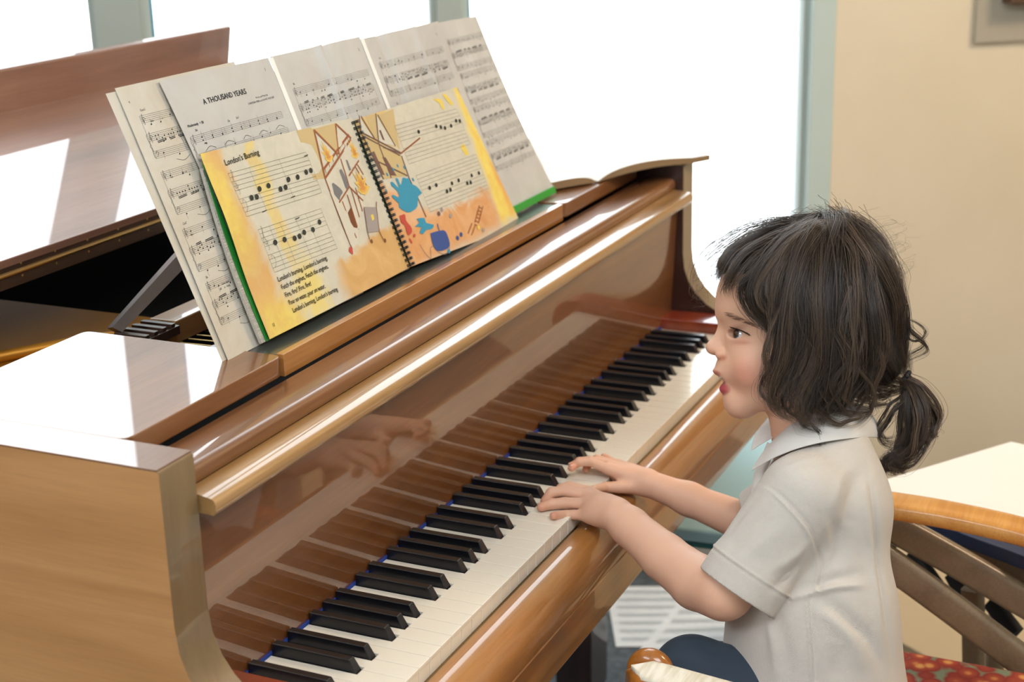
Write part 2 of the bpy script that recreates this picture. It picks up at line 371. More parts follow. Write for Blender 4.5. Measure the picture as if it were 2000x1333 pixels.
# action and interior
mb = MB(); mb.box((X0, 0.16, 0.02), (X1, 0.60, 0.16)); mb.box((0.46, 0.50, 0.16), (1.27, 1.40, 0.19)); mb.build('action_shade_panel', m_dark, piano)  # action block, plus a dark panel added as shade over the interior
mb = MB(); mb.box((-0.05, 0.60, 0.10), (1.27, 0.86, 0.155)); mb.box((-0.058, 0.50, 0.13), (0.02, 1.40, 0.205)); mb.box((0.02, 0.52, 0.15), (0.45, 0.83, 0.198)); mb.tube([(0.20, 0.66, 0.20), (0.30, 0.56, 0.21), (0.36, 0.50, 0.21)], 0.008, 10); mb.box((0.30, 0.60, 0.155), (0.33, 1.35, 0.19)); mb.box((0.02, 0.86, 0.11), (0.9, 1.2, 0.13))
mb.build('iron_plate', m_gold, piano, bevel=0.004)
rnd = random.Random(3); mb = MB()
for i in range(74):
    for j in range(2):
        x = 0.02+i*0.0165+0.006*j; y = 0.375+0.028*j+0.004*rnd.random()
        mb.tube([(x, y, 0.155), (x, y, 0.186+0.004*j)], 0.0032, 6)
mb.build('tuning_pins', m_steel, piano, kind='stuff')
mb = MB()
for i in range(88):
    x = 0.004+i*0.0138; mb.box((x, 0.16, 0.16), (x+0.008, 0.235, 0.212))
mb.build('action_levers', newmat('grey_felt_levers', lin('171412'), 0.9, spec=0.05), piano, kind='stuff')
mb = MB()
for i in range(70):
    x = -0.02+i*0.0175; mb.tube([(x, 0.40, 0.182), (x, 0.50, 0.180)], 0.0009, 5)
mb.build('strings', m_brass, piano, kind='stuff')
mb = MB(); mb.prism([tuple(p) for p in rim_i] + [(1.27, 0.62)][:0], 0.05, 0.07, 0, 'z'); mb.build('soundboard', newmat('spruce_board', lin('6a4a28'), 0.6), piano)
# lid and folded flap
lid_o = [(XO0-0.006, 0.62)] + [(float(p[0])+0.006, float(p[1])+0.008) for p in bent[::-1]][1:-1] + [(XO1+0.006, 0.64), (XO1+0.006, 0.62)]
lid_o[1] = (XO0-0.006, 1.48)
MB().prism(lid_o, 0.280, 0.2975, 0, 'z').build('lid', [w_lid], piano, bevel=0.002)
ca, sa = math.cos(R_(10.5)), math.sin(R_(10.5))
def FL(a, b): return (0.62 + a*ca - b*sa, 0.2985 + a*sa + b*ca)   # along flap, above it
prof = [FL(0, 0), FL(0.447, 0), FL(0.447, 0.083), FL(0.442, 0.087), FL(0.430, 0.087), FL(0.4275, 0.084), FL(0.4265, 0.018), FL(0.0, 0.018)]
flap = MB().prism(prof, XO0-0.006, XO1+0.006).build('lid_flap', w_lid, piano, bevel=0.0015)
mb = MB(); mb.box((XO0, 0.6165, 0.296), (XO1, 0.6205, 0.3005)); mb.tube([(XO0, 0.6165, 0.2985), (XO1, 0.6165, 0.2985)], 0.0026, 8)
for i in range(24):
    x = XO0+0.03+i*0.06; mb.ell((x, 0.6195, 0.306), (0.0025, 0.0015, 0.0025), n=8); mb.ell((x, 0.6195, 0.291), (0.0025, 0.0015, 0.0025), n=8)
mb.build('hinge', m_brass, flap)
mb = MB(); mb.box((XO0-0.004, 0.6185, 0.3005), (XO1, 0.6198, 0.316)); mb.box((XO0-0.004, 0.6185, 0.281), (XO1, 0.6198, 0.296)); mb.build('lid_edge', w_edge, flap)
# legs and pedal lyre
for x, y in ((0.02, 0.29), (1.20, 0.29), (0.35, 1.30)):
    mb = MB(); mb.prism([(-0.045, 0), (0.045, 0), (0.034, -0.575), (-0.034, -0.575)], -0.04, 0.04, 0, 'x')
    mb.V = [(vx+x, vy+y, vz-0.11) for vx, vy, vz in mb.V]
    lg = mb.build('leg', wood('dark_leg', '2a1410', '38201a', '452a22', 'z'), piano, bevel=0.004)
    c = MB(); c.lathe((x, y, FLOOR), [(0.006, 0.0), (0.017, 0.004), (0.020, 0.02), (0.017, 0.038), (0.010, 0.044), (0.010, 0.06)], 16); c.build('caster', m_brass, lg)
mb = MB(); mb.box((0.52, 0.24, FLOOR+0.10), (0.70, 0.34, FLOOR+0.16))
for x in (0.56, 0.66): mb.tube([(x, 0.30, FLOOR+0.16), (x, 0.30, -0.112)], 0.014, 12)
ly = mb.build('pedal_lyre', w_slip, piano, bevel=0.002)
for x in (0.56, 0.61, 0.66): MB().tube([(x, 0.26, FLOOR+0.12), (x, 0.20, FLOOR+0.12), (x, 0.14, FLOOR+0.10)], (0.006, 0.012, 0.014), 10, flat=0.4).build('pedal', m_brass, ly)
# ---------------------------------------------------------------- music on the desk
FONT_CACHE = {}
def text_geo(txt):
    if txt not in FONT_CACHE:
        cu = bpy.data.curves.new('txt', 'FONT'); cu.body = txt; cu.size = 1.0; cu.resolution_u = 2
        ob = bpy.data.objects.new('txt', cu); COL.objects.link(ob)
        dg = bpy.context.evaluated_depsgraph_get(); me = bpy.data.meshes.new_from_object(ob.evaluated_get(dg))
        V = np.array([v.co[:] for v in me.vertices]).reshape(-1, 3); F = [tuple(p.vertices) for p in me.polygons]
        bpy.data.objects.remove(ob); bpy.data.curves.remove(cu); bpy.data.meshes.remove(me)
        FONT_CACHE[txt] = (V, F)
    return FONT_CACHE[txt]
class Page(MB):                            # u, v in millimetres on the page; fn maps them (and a height) to the place
    def __init__(s, fn): super().__init__(); s.fn = fn; s.h = 0.00025
    def P(s, u, v, h=None): return s.fn(u, v, s.h if h is None else h)
    def base(s, u0, v0, u1, v1, mi=0, nu=24, nv=24, th=0.0004, shape=None):
        V = []; g = lambda u, v: shape(u, v) if shape else (u0+(u1-u0)*u, v0+(v1-v0)*v)
        for h in (0, -th):
            for j in range(nv+1):
                for i in range(nu+1): a, b = g(i/nu, j/nv); V.append(s.fn(a, b, h))
        n = (nu+1)*(nv+1); F = []
        for j in range(nv):
            for i in range(nu):
                q = (j*(nu+1)+i, j*(nu+1)+i+1, (j+1)*(nu+1)+i+1, (j+1)*(nu+1)+i); F += [q, tuple(n+x for x in q[::-1])]
        for i in range(nu): F += [(i+1, i, n+i, n+i+1), (nv*(nu+1)+i, nv*(nu+1)+i+1, n+nv*(nu+1)+i+1, n+nv*(nu+1)+i)]
        for j in range(nv): a = j*(nu+1); F += [(a, a+nu+1, n+a+nu+1, n+a), (a+nu+nu+1, a+nu, n+a+nu, n+a+nu+nu+1)]
        s.add(V, F, mi)
    def poly(s, pts, mi, h=None): s.add([s.P(u, v, h) for u, v in pts], [tuple(range(len(pts)))], mi)
    def blob(s, pts, mi, h=None, n=4): s.poly([tuple(p) for p in spline(list(pts)+[pts[0]], n)[:-1]], mi, h)
    def line(s, u0, v0, u1, v1, w, mi, h=None):
        L = math.hypot(u1-u0, v1-v0)
        if L < 1e-6: return
        k = max(1, int(L/7)); nx, ny = -(v1-v0)/L*w/2, (u1-u0)/L*w/2; V = []
        for i in range(k+1):
            t = i/k; u, v = u0+(u1-u0)*t, v0+(v1-v0)*t; V += [s.P(u+nx, v+ny, h), s.P(u-nx, v-ny, h)]
        s.add(V, [(2*i, 2*i+1, 2*i+3, 2*i+2) for i in range(k)], mi)
    def curve(s, pts, w, mi, h=None):
        q = spline(pts, 5)
        for a, b in zip(q[:-1], q[1:]): s.line(*a, *b, w, mi, h)
    def dot(s, u, v, a, b, mi, rot=0.3, n=10, h=None):
        c, d = math.cos(rot), math.sin(rot)
        s.poly([(u+a*math.cos(t)*c-b*math.sin(t)*d, v+a*math.cos(t)*d+b*math.sin(t)*c) for t in np.linspace(0, 2*math.pi, n, endpoint=False)], mi, h)
    def text(s, txt, u, v, size, mi, width=None, slant=0.0, wob=0.0, h=None, bold=0.0):
        V, F = text_geo(txt)
        if not len(V): return
        V = V[:, :2]*size; w = V[:, 0].max()
        if width: V = V*np.array([width/w, 1]); w = width
        reps = [(0, 0)] if not bold else [(-bold, 0), (bold, 0), (0, bold)]
        for dx, dy in reps:
            s.add([s.P(u+dx+a+slant*b, v+dy+b+wob*math.sin(a*1.1), h) for a, b in V], F, mi)
    def staff(s, u0, u1, v, sp, mi, w=0.22, clef='g', h=None):   # v = top line
        for i in range(5): s.line(u0, v-i*sp, u1, v-i*sp, w, mi, h)
        if clef == 'g':
            c = u0+3*sp*0.6
            s.curve([(c-0.2*sp, v-5.0*sp), (c+0.5*sp, v-4.6*sp), (c+0.1*sp, v-1.5*sp), (c+0.3*sp, v+0.8*sp), (c+0.6*sp, v+0.2*sp), (c-0.7*sp, v-2.3*sp), (c-0.2*sp, v-3.6*sp), (c+0.9*sp, v-3.0*sp), (c+0.3*sp, v-2.2*sp), (c-0.2*sp, v-2.9*sp)], w*1.5, mi, h)
        elif clef == 'f':
            c = u0+1.4*sp
            s.dot(c, v-1.0*sp, 0.35*sp, 0.35*sp, mi, h=h); s.curve([(c, v-0.9*sp), (c+0.8*sp, v-0.1*sp), (c+1.6*sp, v-1.0*sp), (c+1.2*sp, v-2.2*sp), (c, v-3.2*sp)], w*2, mi, h)
            for dv in (0.5, 1.5): s.dot(c+2.2*sp, v-dv*sp, 0.2*sp, 0.2*sp, mi, n=6, h=h)
    def note(s, u, v, sp, mi, up=True, stem=True, h=None):
        s.dot(u, v, 0.62*sp, 0.46*sp, mi, n=8, h=h)
        if stem: s.line(u+(0.55 if up else -0.55)*sp, v, u+(0.55 if up else -0.55)*sp, v+(3.3 if up else -3.3)*sp, 0.22, mi, h)
m_ink = newmat('music_ink', lin('20262a'), 0.7)
def paper(name, c1, c2, tr=0.25):
    m = newmat(name, lin(c1), 0.75); nt = m.node_tree
    a = noise(m, coords(m, (9, 9, 9)), 1.2, 4, 0.6, 0.6); col = ramp(m, a, [(0.35, lin(c1)), (0.7, lin(c2))]); setc(m, col)
    b = nt.nodes['Principled BSDF']; t = nt.nodes.new('ShaderNodeBsdfTranslucent'); nt.links.new(col, t.inputs[0])
    x = nt.nodes.new('ShaderNodeMixShader'); x.inputs[0].default_value = tr
    nt.links.new(b.outputs[0], x.inputs[1]); nt.links.new(t.outputs[0], x.inputs[2]); nt.links.new(x.outputs[0], nt.nodes['Material Output'].inputs[0])
    return m
m_paper = paper('white_paper', 'd8d8d6', 'cccac8', 0.12); m_paper2 = paper('cream_paper', 'dfdcd3', 'd2c9b8', 0.12)
m_tape = newmat('clear_tape', lin('fbfdfd'), 0.15, 0.6)

def system(p, u0, u1, v, rnd, kind=0, lyr=None, chord=None, h=None, sp=1.9, dens=1.0):
    """a vocal staff over a braced piano pair; v is the top line of the vocal staff"""
    gap = 19.6; L = u1-u0
    for i, (vv, cl) in enumerate(((v, 'g'), (v-gap, 'g'), (v-2*gap+1, 'f'))): p.staff(u0, u1, vv, sp, 0 if False else 1, clef=cl, h=h)
    p.line(u0, v, u0, v-2*gap+1-4*sp, 0.3, 1, h)
    a, b = v-gap, v-2*gap+1-4*sp; m = (a+b)/2
    p.curve([(u0-0.6, a), (u0-1.8, a-(a-m)*0.25), (u0-0.9, m+2), (u0-2.4, m), (u0-0.9, m-2), (u0-1.8, b+(m-b)*0.25), (u0-0.6, b)], 0.5, 1, h)
    for i in range(2): p.dot(u0+4.6*sp*0.6+i*1.6, v-1.2*sp-i*1.3, 0.5, 0.8, 1, n=6, h=h); p.dot(u0+4.6*sp*0.6+i*1.6, v-gap-1.2*sp-i*1.3, 0.5, 0.8, 1, n=6, h=h)
    nb = max(1, int(round(L/48)))
    for k in range(nb+1):
        ub = u1 - k*(L-8)/nb
        if k < nb: p.line(ub, v, ub, v-4*sp, 0.25, 1, h); p.line(ub, v-gap, ub, v-2*gap+1-4*sp, 0.25, 1, h)
    u = u0+13
    while u < u1-4:                                           # vocal line
        j = rnd.choice((2, 3, 4, 5, 6)); p.note(u, v-j*sp*0.9-0.5, sp, 1, j > 2 and rnd.random() < 0.5, h=h); u += rnd.choice((7, 10, 16, 20))/dens
    u = u0+12
    while u < u1-14:                                          # beamed groups
        n = rnd.choice((3, 4, 4)); st = 4.6; vb = v-gap-4*sp-3.4 if kind else v-gap+1.5; vs = []
        for k in range(n):
            j = rnd.choice((1, 2, 3, 4)); vv = v-gap-j*sp+0.3; uu = u+k*st
            if uu > u1-2: break
            p.dot(uu, vv, 1.1, 0.85, 1, n=7, h=h)
            if rnd.random() < 0.6: p.dot(uu, vv-2*sp, 1.1, 0.85, 1, n=7, h=h)
            p.line(uu+(0 if kind else 1), vv, uu+(0 if kind else 1), vb, 0.22, 1, h); vs.append(uu+(0 if kind else 1))
        if len(vs) > 1:
            p.line(vs[0], vb, vs[-1], vb+0.8, 0.9, 1, h); p.line(vs[0], vb+(1.4 if kind else -1.4), vs[-1], vb+(1.4 if kind else -1.4)+0.8, 0.8, 1, h)
        u += n*st+2.5
    u = u0+14
    while u < u1-4: p.note(u, v-2*gap+1-rnd.choice((2, 3, 4, 5))*sp, sp, 1, rnd.random() < 0.4, h=h); u += rnd.choice((13, 19, 24))/dens
    if chord: p.text(chord, u0+5, v+4.5, 3.6, 1, h=h)
    for t, du, dv in (lyr or []): p.text(t, u0+du, v-gap+dv, 3.4, 1, h=h)

def sheet_fn(off, fold=(), amp=0.0, k=0.0, top=0.0):
    def fn(u, v, h):
        w = amp*math.sin(u*0.043+0.8)*0.6 + amp*0.4*math.sin(u*0.11+v*0.012) + top*(v/297)**2
        for c, d_, s_ in fold: w += d_*math.exp(-((u-c+(v-150)*0.0)/s_)**2)
        return SP(u/1000, v/1000, off + h + w/1000)
    return fn
# plain backing sheet, farthest back
p = Page(sheet_fn(-0.004, amp=0.6)); p.base(158, 2, 366, 295, 0, shape=lambda a, b: (166-9*b+206*a, 1+293*b))
tag(p.build('paper_sheet', [m_paper2, m_ink], None, smooth=60), 'blank cream sheet at the far left back of the music desk', 'sheet')
# left sheet, page 4
p = Page(sheet_fn(-0.0015, amp=1.0, top=-1)); p.base(171.5, 0, 381, 297, 0)
rnd = random.Random(5)
p.text('4', 183, 279, 4, 1)
LY = [[('tale', 14, 11), ('s', 33, 11)], [('me', 12, 11), ('Ev - er', 32, 12)], [('this.', 10, 11)], [('I', 21, 11.5), ('have died', 26, 11.5), ('ev -', 48, 12), ('all', 20, 7.5), ('a - long', 28, 7.5)]]
for i, (u0, v) in enumerate(((190, 264), (187, 203.5), (183, 141.5), (184, 82))):
    system(p, u0, 374, v, rnd, 1 if i in (0, 1) else 0, LY[i], ('Esus2', None, 'Cm7', 'Eb')[i])
    p.curve([(u0+30, v-52), (u0+42, v-55), (u0+55, v-51)], 0.4, 1)
tag(p.build('sheet_music', [m_paper2, m_ink], None, smooth=60), 'cream music page numbered 4, partly covered at the left of the desk', 'sheet music')
# four taped pages
taped = thing('taped_sheet_music', 'long row of taped music pages titled A THOUSAND YEARS', 'sheet music', tuple(SP(0.62, 0, 0.002)))
f1 = sheet_fn(0.0018, fold=((330, 1.2, 10), (395, -1.0, 9)), amp=0.9)
p = Page(f1); p.base(0, 0, 0, 0, 0, shape=lambda a, b: (243-5*b+7*math.sin(math.pi*b)+(201 if True else 0)*a, 1+293*b-2*a), nu=24, nv=24)
p.text('A THOUSAND YEARS', 293, 258.5, 8.6, 1, width=82, bold=0.28)
p.text('1', 424, 278, 5.5, 1); p.text('Words and Music by', 388, 250.5, 3.2, 1, width=24); p.text('CHRISTINA PERRI and DAVID HODGES', 370, 246.0, 3.2, 1, width=52)
p.text('Moderately  = 50', 253, 239.5, 4.2, 1, width=27, bold=0.12); p.text('Bb', 262, 233.5, 3.6, 1); p.text('Eb', 320, 233.5, 3.6, 1); p.text('Gm7', 336, 234.5, 3.6, 1); p.text('mp', 268, 218, 3.6, 1, bold=0.1)
rnd = random.Random(9)
p.staff(251, 424, 229.5, 1.9, 1); p.staff(251, 424, 209.8, 1.9, 1, clef='f'); p.line(251, 229.5, 251, 202, 0.3, 1)
p.curve([(250, 229), (248.6, 223), (249.8, 217), (248, 215.5), (249.8, 214), (248.6, 208), (250, 202)], 0.5, 1)
for k in range(5):
    ub = 272+k*38; p.line(ub, 229.5, ub, 221.9, 0.25, 1); p.line(ub, 209.8, ub, 202.2, 0.25, 1)
for k in range(9): u = 268+k*18; p.note(u, 226-1.2*(k % 3), 1.9, 1, True); p.dot(u, 222.5, 1.1, 0.85, 1, n=7); p.note(u-4, 205+1.5*(k % 4), 1.9, 1, True)
for k in range(5): u = 266+k*34; p.curve([(u, 211), (u+9, 214.5), (u+18, 211.5)], 0.5, 1)
system(p, 250, 424, 182, rnd, 1); system(p, 250, 424, 118, rnd, 0); system(p, 250, 424, 60, rnd, 1)
p.build('page', [m_paper, m_ink], taped, smooth=60)
p = Page(sheet_fn(0.0018, fold=((548, 6.0, 8), (566, -5.0, 7), (610, 1.6, 10), (500, 1.2, 12)), amp=0.8)); p.base(444.5, 0, 651, 292.5, 0, nu=60)
p.text('2', 636, 275, 5.5, 1)
for i, v in enumerate((250, 186, 126, 66)): system(p, 463, 638, v, rnd, i % 2, chord=('Eb', 'F', 'Bb', 'Gm')[i])
p.build('page', [m_paper, m_ink], taped, smooth=60)
p = Page(sheet_fn(0.0014, fold=((700, -4.5, 7), (790, 4.0, 7), (806, -2.0, 6)), amp=1.0)); p.base(654, 0, 866, 289, 0, nu=60)
p.text('3', 846, 270, 5.5, 1)
for i, v in enumerate((254, 192, 130, 68)): system(p, 672, 850, v, rnd, (i+1) % 2, chord=('Cm', 'Bb', 'F', 'Eb')[i])
p.build('page', [m_paper, m_ink], taped, smooth=60)
p = Page(sheet_fn(0.0002, fold=((905, 1.2, 12),), amp=1.5)); p.base(0, 0, 0, 0, 0, shape=lambda a, b: (828+a*(201-b*41-9*math.sin(math.pi*b)), -6*a+b*(288+2*a)), nu=40)
for i, v in enumerate((262, 212, 162, 112)): system(p, 872, 985-6*i+14*i, v-2, rnd, i % 2, sp=1.7, dens=1.4)
p.build('page', [m_paper, m_ink], taped, smooth=60)
p = Page(f1); 
for a, b in ((440, 448),): p.base(a, 4, b, 291, 0, nu=4, th=0.0002)
p.V = [tuple(np.array(v)+sn*0.0006) for v in p.V]; p.build('tape_strip', m_tape, taped, smooth=60)
p = Page(sheet_fn(0.0028, amp=0.6)); p.base(649, 4, 657, 289, 0, nu=4, th=0.0002); p.build('tape_strip', m_tape, taped, smooth=60)

# green covered book between the sheets and the songbook
gb = thing('green_book', 'thick green-covered music book standing behind the open songbook', 'book', tuple(SP(0.4, 0, 0.006)))
m_green = newmat('green_cover', lin('1f7a2c'), 0.4, 0.3); m_pages = newmat('book_page_edges', lin('a9a59c'), 0.8)
setc(m_pages, ramp(m_pages, noise(m_pages, coords(m_pages, (40, 600, 600)), 3, 2), [(0.3, lin('8e8a84')), (0.7, lin('c9c5bb'))]))
def GL(b): return 229+14*b**1.2-5*math.sin(math.pi*b)
def gfn(off):
    return lambda u, v, h: SP(u/1000, v/1000, off+h)
def gshape(d): return lambda a, b: (GL(b)+1.5-d+(300)*a, 1+(200-3)*b)
p = Page(gfn(0.0085)); p.base(0, 0, 0, 0, 0, th=0.0014, shape=gshape(0.0)); p.build('cover', m_green, gb, smooth=50)
p = Page(gfn(0.0070)); p.base(0, 0, 0, 0, 0, th=0.0036, shape=lambda a, b: (GL(b)-5.5+4*b+300*a, 1.5+193*b)); p.build('page_block', m_pages, gb, smooth=50)
p = Page(gfn(0.0090)); p.base(560, 0.5, 1012, 11, 0, th=0.004)
tag(p.build('green_folder', newmat('green_folder_card', lin('259a2f'), 0.45), None, bevel=0.0005), 'bright green folder edge at the foot of the right hand pages', 'folder')

# spiral songbook
NP = lambda: None
book = thing('songbook', 'open spiral bound picture songbook with yellow watercolour pages', 'book', tuple(SP(0.545, 0, 0.012)))
def watercolour(name, left):
    m = newmat(name, lin('ddd6bd'), 0.62, 0.15, 0.25); nt = m.node_tree
    t = nt.nodes.new('ShaderNodeTexCoord'); sx = nt.nodes.new('ShaderNodeSeparateXYZ'); nt.links.new(t.outputs['Object'], sx.inputs[0])
    u = E(nt, sx.outputs[0])*1000 + (-545*1000); 
    v = (E(nt, sx.outputs[2]) - 0.262)*(1000/0.9312)
    u = (E(nt, sx.outputs[0]))*1000
    n1 = E(nt, noise(m, t.outputs['Object'], 22, 5, 0.6, 1.2))-0.5; n2 = E(nt, noise(m, t.outputs['Object'], 60, 4, 0.6, 0.5))-0.5; n3 = E(nt, noise(m, t.outputs['Object'], 8, 3, 0.6, 2.0))-0.5
    base = mixc(m, n2.ss(-0.25, 0.3), lin('cbc8ba'), lin('d6d2c2'))
    tan = mixc(m, n1.ss(-0.2, 0.25), lin('cfa468'), lin('dcb57a')); yel = mixc(m, n2.ss(-0.2, 0.2), lin('e6d068'), lin('dcbc64')); orr = mixc(m, n1.ss(-0.2, 0.2), lin('d8aa6a'), lin('d9b87c'))
    if left:
        k = (u*-1+(447)) ; kx = (u+n1*50)
        a = kx.ss(286, 262); base = mixc(m, a, base, orr)
        a = ((u+n3*60).ss(268, 246)*((v+n1*50).ss(60, 130))); base = mixc(m, a, base, yel)
        # yellow plume through the staves
        d = ((u-(330))+n1*70).abs(); a = d.ss(34, 8)*((v+n3*70-30).abs().ss(60, 10)) ; base = mixc(m, a*0.8, base, lin('e9d36c'))
        d = ((u-322)+n1*60).abs(); a = d.ss(16, 4)*((v+n2*60).ss(60, 95)); base = mixc(m, a*0.7, base, yel)
        a = ((v+n1*30-(u-380)*0.10).ss(54, 44))*((u+n1*25).ss(375, 405)); base = mixc(m, a, base, tan)
        d = (u+n3*90-262).abs(); a = d.ss(50, 15)*((v+n1*30).ss(60, 20)); base = mixc(m, a*0.9, base, yel)
    else:
        a = (v*1.0+n1*40-(u-560)*-0.62).ss(120, 100)*((u+n1*10).ss(700, 650)); base = mixc(m, a, base, mixc(m, n1.ss(-0.2, 0.2), lin('dfa878'), lin('e3b68c')))
        a = (v+n1*40).ss(60, 46)*((u+n3*50).ss(830, 790)); base = mixc(m, a, base, mixc(m, n1.ss(-0.2, 0.2), lin('d79a62'), lin('e0ae7c')))
        a = ((u-v*0.05)+n1*22).ss(795, 815); base = mixc(m, a, base, mixc(m, n2.ss(-0.2, 0.2), lin('f0dc70'), lin('eccd62')))
        a = ((u)+n3*30).ss(835, 850)*((v+n1*50-60).abs().ss(70, 20)); base = mixc(m, a, base, lin('e8ae5c'))
        a = (v+n1*20).ss(12, -6); base = mixc(m, a, base, lin('d8cfbc'))
        a = ((u+n1*20).ss(640, 610))*((v+n1*10).ss(140, 165)); base = mixc(m, a, base, lin('d8bd84'))
    setc(m, base); return m
def bfn_l(u, v, h):
    t = (545-u)/305; return SP(u/1000, v/1000, 0.0125+h + 0.004*math.sin(math.pi*min(1, max(0, t)))*(1) - 0.0015*max(0, t-0.86)*7*math.sin(v*0.03+1) + 0.0006*math.sin(v*0.05+u*0.03))
def bfn_r(u, v, h):
    t = (u-545)/310; return SP(u/1000, v/1000, 0.0125+h + 0.004*math.sin(math.pi*min(1, max(0, t))))
CM = {k: newmat('print_'+k, lin(c), 0.6) for k, c in dict(ink='1d241f', thin='54604f', sky='c9b382', cream='d2cec0', beam='96552c', beam2='6f5048', flame='e6c262', flame2='cf8f48', flame3='deab54', grey='74757a', blue='2b93b8', blue2='2f4f96', red='c0473c', door='74401f', cart='a09896', gold='e8cf5e', wheel='7a4a2c').items()}
keys = list(CM); mi = {k: i+1 for i, k in enumerate(keys)}
def hh(i): return 0.00025+0.00012*i
# left page
p = Page(bfn_l)
p.base(0, 0, 0, 0, 0, nu=40, nv=24, shape=lambda a, b: (233+10*b+7*math.sin(math.pi*b)*-0.6+(545-233-10*b)*a if a > 0 else 233+10*b-3*math.sin(math.pi*b), 2+4*(1-b)*(1-a)*0+(207-12*a*b*1.0)*b*1.0))
N1 = [(292,148),(301,147),(311,154),(328,154),(346,146),(356,146),(366,153),(384,152),(403,154),(413,154)]
N2 = [(300,94),(317,93),(335,90),(345,90),(356,92),(374,91),(392,96)]
N3 = [(677,154),(726,153),(737,150),(747,147),(766,147),(785,151),(795,149)]
N4 = [(652,82),(670,82),(690,69),(700,69),(710,76),(730,76),(750,68),(760,67),(770,75),(793,74)]
def songbox(p, u0, v0, u1, v1, notes, bars, clefs=True, sk=-5):
    D = v0-v1; sp = D/10.0
    rows = [0, 1, 2, 3, 4, 6, 7, 8, 9, 10]
    for r_ in rows: p.line(u0, v0-r_*sp, u1, v0-r_*sp+sk*(1), 0.30, mi['thin'], hh(2))
    for u in [u0, u1]+bars: k = sk*(u-u0)/(u1-u0); p.line(u, v0+k, u, v1+k, 0.28, mi['thin'], hh(2))
    if clefs:
        c = u0+5; p.curve([(c-1, v0-5*sp), (c+1.5, v0-4.6*sp), (c, v0-2*sp), (c+1, v0+0.5*sp), (c+2, v0-0.3*sp), (c-3, v0-2.6*sp), (c-1, v0-3.6*sp), (c+3, v0-3.2*sp), (c, v0-2.4*sp)], 0.35, mi['thin'], hh(3))
        p.curve([(c-1, v0-7*sp), (c+1, v0-6.2*sp), (c+4, v0-7*sp), (c+2.5, v0-8.4*sp), (c-1, v0-9*sp)], 0.35, mi['thin'], hh(3))
    for (u, v) in notes:
        p.dot(u, v, 3.6 if u < 545 else 3.3, 3.0 if u < 545 else 2.6, mi['ink'], n=14, h=hh(5))
songbox(p, 271, 180.5, 418, 131, N1, [308, 363], sk=-5)
songbox(p, 281, 113.5, 405, 64.5, N2, [301, 321, 351, 373], sk=-4)
for a, b in ((299, 129.5), (358, 133), (411, 171.5), (350, 109)): p.line(a, b, a+8.5, b+0.3, 1.0, mi['ink'], hh(5))
def hand(p, txt, u, v, size, width, mm='ink'): p.text(txt, u, v, size, mi[mm], width=width, slant=0.05, wob=0.25, h=hh(5), bold=0.13)
hand(p, "London's Burning", 272, 189.0, 9.2, 61)
for i, (t, w_) in enumerate((("London's burning, London's burning,", 97), ("Fetch the engines, Fetch the engines,", 92), ("Fire, fire! Fire, fire!", 50), ("Pour on water, pour on water,", 72), ("London's burning, London's burning.", 92))):
    hand(p, t, 281+0.8*i, 53.5-9.3*i, 7.4, w_)
p.text('10', 244, 12, 6, mi['ink'], width=4.2, h=hh(5))
def PL(pts, k, i): p.poly(pts, mi[k], hh(i))
PL([(418,202),(448,200.5),(452,198),(445,172),(435,140),(412,143)], 'sky', 0); PL([(453,198),(502,197),(484,161),(480,164)], 'sky', 0)
PL([(435,140),(484,155),(521,176),(529,146),(496,99),(467,76),(434,84),(434,50)], 'cream', 1); PL([(454,191),(478,163),(440,152)], 'cream', 1)
PL([(503,194),(521,174),(485,160)], 'cream', 1); PL([(434,84),(434,52),(450,56),(475,84)], 'cream', 1)
beams = [(453,197),(435,140),(453,197),(483,161),(435,140),(523,173),(438,150),(523,179),(503,196),(485,161),(503,196),(525,174),(435,140),(434,52),(484,155),(478,121),(437,105),(478,121),(487,133),(523,146),(478,121),(496,99),(452,108),(452,62),(467,113),(463,70),(480,119),(475,83),(490,117),(486,88),(516,142),(520,128),(509,141),(518,111)]
for i in range(0, len(beams), 2):
    a, b = beams[i], beams[i+1]; p.line(*a, *b, 2.8 if i < 12 else 2.0, mi['beam'], hh(3))
for k in range(7): t = k/7+0.07; p.line(435+88*t, 143+32*t, 436+88*t, 150+29*t, 0.9, mi['beam'], hh(3))
def flame(cx, cy, w, h, seed):
    r_ = random.Random(seed)
    for sc, k, lv in ((1.0, 'flame', 4), (0.72, 'flame3', 5), (0.45, 'flame2', 6)):
        pts = []
        for i in range(13):
            a = math.pi*(1.08-1.16*i/12); R = (1.0 if i % 2 == 0 else 0.52)*(0.8+0.35*r_.random()); pts.append((cx+w*sc*math.cos(a)*R*0.8, cy+h*sc*max(-0.1, math.sin(a))*R))
        pts += [(cx+w*0.45*sc, cy-h*0.28*sc), (cx, cy-h*0.40*sc), (cx-w*0.45*sc, cy-h*0.28*sc)]
        p.poly(pts, mi[k], hh(lv))
flame(459, 163, 13, 20, 1); flame(520, 156, 12, 18, 2); flame(506, 115, 20, 26, 3)
p.blob([(444,131),(449,131),(460,119),(452,114),(442,107),(441,117)], mi['grey'], hh(2)); p.blob([(471,143),(477,142),(477,122),(470,120),(470,130)], mi['grey'], hh(2)); PL([(494,152),(498,151),(497,139),(493,138)], 'grey', 2)
PL([(454,93),(465,98),(462,72),(452,76)], 'door', 4)
PL([(493,92),(519,86),(506,58),(480,62)], 'cart', 4); PL([(500,80),(506,80),(505,74),(499,73)], 'gold', 5)
for a in ((480, 62, 478, 54), (506, 58, 508, 47), (492, 92, 480, 62), (519, 86, 524, 92), (519, 86, 506, 58)): p.line(*a, 1.3, mi['wheel'], hh(5))
